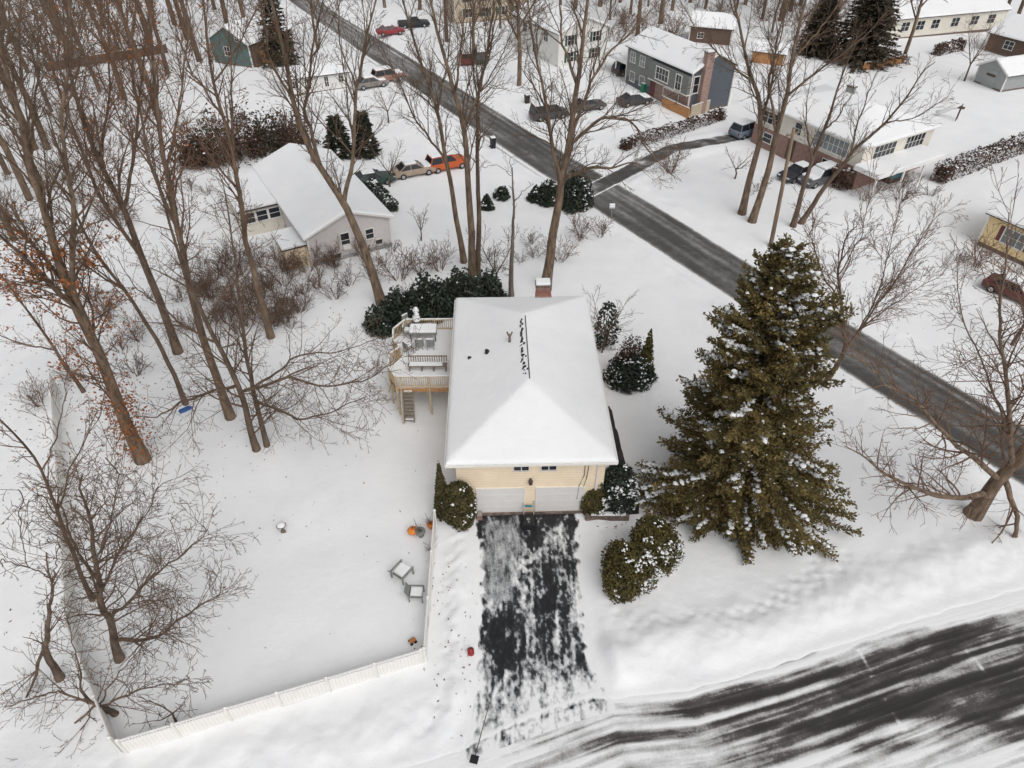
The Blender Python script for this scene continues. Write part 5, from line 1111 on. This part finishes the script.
MB().lathe([(.13,0),(.2,.28),(.22,.3),(.22,.35),(.16,.35)], n=12).build('pot', 'orange', p2, smooth=True); npmesh('dead_plant', v*np.array([.8,.8,.9]), f, 'twig_pale', p2, True)
bs2 = copy_tree(bp[2]); place(bs2, (*xy(G(431,549)), 0), 1, .42, 'small pale dried plant against the inside of the yard fence'); bs2['group'] = 'dried garden plants'
def toy(name, label, px, py, m1, m2, cat, s=1):
    t = thing(name, label, cat, (*xy(G(px,py)), gz(*xy(G(px,py)))), .6)
    MB().box(-.22*s,.22*s,-.14*s,.14*s,.08,.26*s+.08).build('body', m1, t, .05); MB().tube([(-.1*s,0,.26*s),(-.18*s,0,.5*s),(.05*s,0,.58*s)], .03*s, 7).build('handle', m2, t)
    for x in (-.15,.15):
        for y in (-.16,.16): MB().lathe([(.02,-.03),(.08,-.025),(.08,.025),(.02,.03)], (x*s,y*s,.09), 9, 'Y').build('wheel', 'rubber', t)
toy('ride_on_toy', 'orange and grey ride-on toy in the lower corner of the yard fence', 413, 643, 'terracotta', 'plasticgrey', 'toy', .75)
lt = thing('red_lantern', 'small dark red lantern standing in the trampled snow left of the driveway', 'lantern', (*xy(G(471,654)), gz(*xy(G(471,654)))))
MB().lathe([(.02,-.02),(.15,0),(.17,.05),(.12,.08),(.12,.3),(.17,.34),(.08,.42),(.02,.44)], n=10).build('body', 'red', lt, smooth=True); MB().tube([(-.12,0,.36),(-.08,0,.52),(.08,0,.52),(.12,0,.36)], .015, 6).build('handle', 'black', lt)
sp_ = thing('snow_shovel', 'long-handled snow shovel lying by the mouth of the driveway', 'shovel', (*xy(G(482,735)), .3), math.atan2(3.6, .9))
MB().tube([(-1.0,0,.05),(1.3,0,.12)], .02, 7).build('handle', 'darkwood', sp_); MB().box(-1.35,-1.0,-.18,.18,.02,.05).build('blade', 'black', sp_, .01)
bb = thing('bird_bath', 'snow-topped bird bath alone in the middle of the yard', 'bird bath', (*xy(G(283,531)), 0))
bb.scale = (.75,.75,.75)
MB().lathe([(.2,-.1),(.16,.05),(.08,.2),(.08,.52),(.3,.62),(.36,.68),(.3,.68)], n=16).build('basin', 'stone', bb, smooth=True); MB().lathe([(.30,.683),(.31,.75),(.2,.86),(.02,.9)], n=16).build('snow', SNOW, bb, smooth=True)
sd = thing('snow_sled', 'bright blue plastic sled leaning at the foot of a slender trunk', 'sled', (*xy(G(186,411)), .1), .7)
sd.scale = (.6,.6,.6)
MB().prism([(-.7,-.25),(.6,-.28),(.8,0),(.6,.28),(-.7,.25)], 0, .06).build('hull', 'blue', sd, .02); MB().box(-.65,.55,.22,.27,.063,.2).build('side', 'blue', sd, .01); MB().box(-.65,.55,-.27,-.22,.063,.2).build('side', 'blue', sd, .01)
MB().tube([(.75,0,.08),(.95,.1,.05),(1.1,.3,.02)], .02, 6).build('rope', 'black', sd)
sb = thing('snow_blower', 'dark snow blower with a hooped handle parked between the garage doors', 'snow blower', (.95,24.75,.02), math.pi)
MB().box(-.3,.3,-.2,.35,.18,.5).build('engine', 'black', sb, .05); MB().box(-.36,.36,.36,.62,.04,.52).build('auger_housing', 'black', sb, .03); MB().tube([(0,.4,.5),(0,.42,.8),(.08,.55,.95)], [.09,.08,.07], 8).build('chute', 'plasticgrey', sb)
MB().tube([(-.28,-.15,.45),(-.3,-.62,.98),(-.22,-.72,1.08),(.22,-.72,1.08),(.3,-.62,.98),(.28,-.15,.45)], .028, 8).build('handle', 'chrome', sb); MB().box(-.2,.2,-.52,-.4,.82,.86).build('control_panel', 'tealp', sb)
for s in (-1,1): MB().lathe([(.05,-.06),(.19,-.06),(.19,.06),(.05,.06)], (0,0,0), 14, 'Y').build('wheel', 'rubber', sb).location = (s*.36, -.02, .18)
for o in sb.children:
    if o.name.startswith('wheel'): o.rotation_euler = (0,0,math.pi/2)
tt = thing('covered_woodpile', 'teal tarpaulin over a woodpile beside the split-level porch', 'woodpile', (*xy(G(891,180)), 0), .5)
MB().box(-.9,.9,-.5,.5,-.1,.8).build('logs', 'darkwood', tt, .05); MB().add([(-.95,-.55,.5),(.95,-.55,.45),(.95,.55,.5),(-.95,.55,.45),(-.9,-.5,.84),(.9,-.5,.86),(.85,.5,.92),(-.9,.5,.86)], [(4,5,6,7),(0,1,5,4),(1,2,6,5),(2,3,7,6),(3,0,4,7)]).build('tarpaulin', 'tealp', tt, .04)
sw = thing('playground_slide', 'white curved slide on the snowy slope above the porch roof', 'slide', (*xy(G(956,120)), 0), .9)
MB().beam((-.4,0,0),(-.4,0,1.9),.1).beam((.4,0,0),(.4,0,1.9),.1).box(-.45,.45,-.4,.3,1.5,1.56).build('ladder', 'darkwood', sw)
MB().tube([(0,.3,1.6),(.1,1.0,1.3),(.2,1.8,.6),(.2,2.5,.3)], [.28,.28,.28,.25], 8).build('chute', 'white', sw, smooth=True)

# dead leaves and twigs blown onto the snow
rg = np.random.RandomState(8); pts = []
for (px, py, sx, sy, n) in ((110,440,55,45,420),(60,400,40,40,300),(200,390,60,45,200),(130,330,60,40,260),(60,560,50,70,160),(300,470,80,60,40),(450,610,22,60,70),(470,690,30,40,40),(620,530,14,14,25),(330,620,80,60,14),(260,310,80,30,120),(850,330,50,40,60),(930,290,50,30,50)):
    for k in range(n):
        q = G(px+rg.normal()*sx, py+rg.normal()*sy); pts.append((q.x, q.y, 0))
pts = np.array(pts); pts[:,2] = snow_height(pts[:,0][None], pts[:,1][None])[0]+.02
v, f = leaf_quads(pts, .07, rg, .0); lo = npmesh('fallen_leaves', v, f, 'dead_leaf'); lo['kind'] = 'stuff'; lo['label'] = 'dead brown leaves scattered over the snow'; lo['category'] = 'leaves'

# ------------------------------------------------------------------ light: an overcast sky and a very soft sun
w = bpy.data.worlds.new('World'); scene.world = w; w.use_nodes = True; nt = w.node_tree; bg = nt.nodes['Background']
sky = nt.nodes.new('ShaderNodeTexSky'); sky.sky_type = 'NISHITA'; sky.sun_disc = False
EL, AZ = rad(52), rad(155)
sky.sun_elevation = EL; sky.sun_rotation = AZ; sky.air_density = 1; sky.dust_density = 4; sky.ozone_density = 1
hs = nt.nodes.new('ShaderNodeHueSaturation'); hs.inputs['Saturation'].default_value = .12; nt.links.new(sky.outputs[0], hs.inputs['Color']); nt.links.new(hs.outputs[0], bg.inputs['Color']); bg.inputs['Strength'].default_value = .127
sl_ = bpy.data.lights.new('sun', 'SUN'); sl_.energy = .54; sl_.angle = rad(60); sl_.color = (1,.955,.90); so = bpy.data.objects.new('sun', sl_); COL.objects.link(so)
dirv = Vector((math.sin(AZ)*math.cos(EL), math.cos(AZ)*math.cos(EL), math.sin(EL))); so.rotation_euler = dirv.to_track_quat('Z', 'Y').to_euler()
vs_ = scene.view_settings; vs_.view_transform = 'Standard'; vs_.look = 'None'; vs_.exposure = .08; vs_.gamma = 1
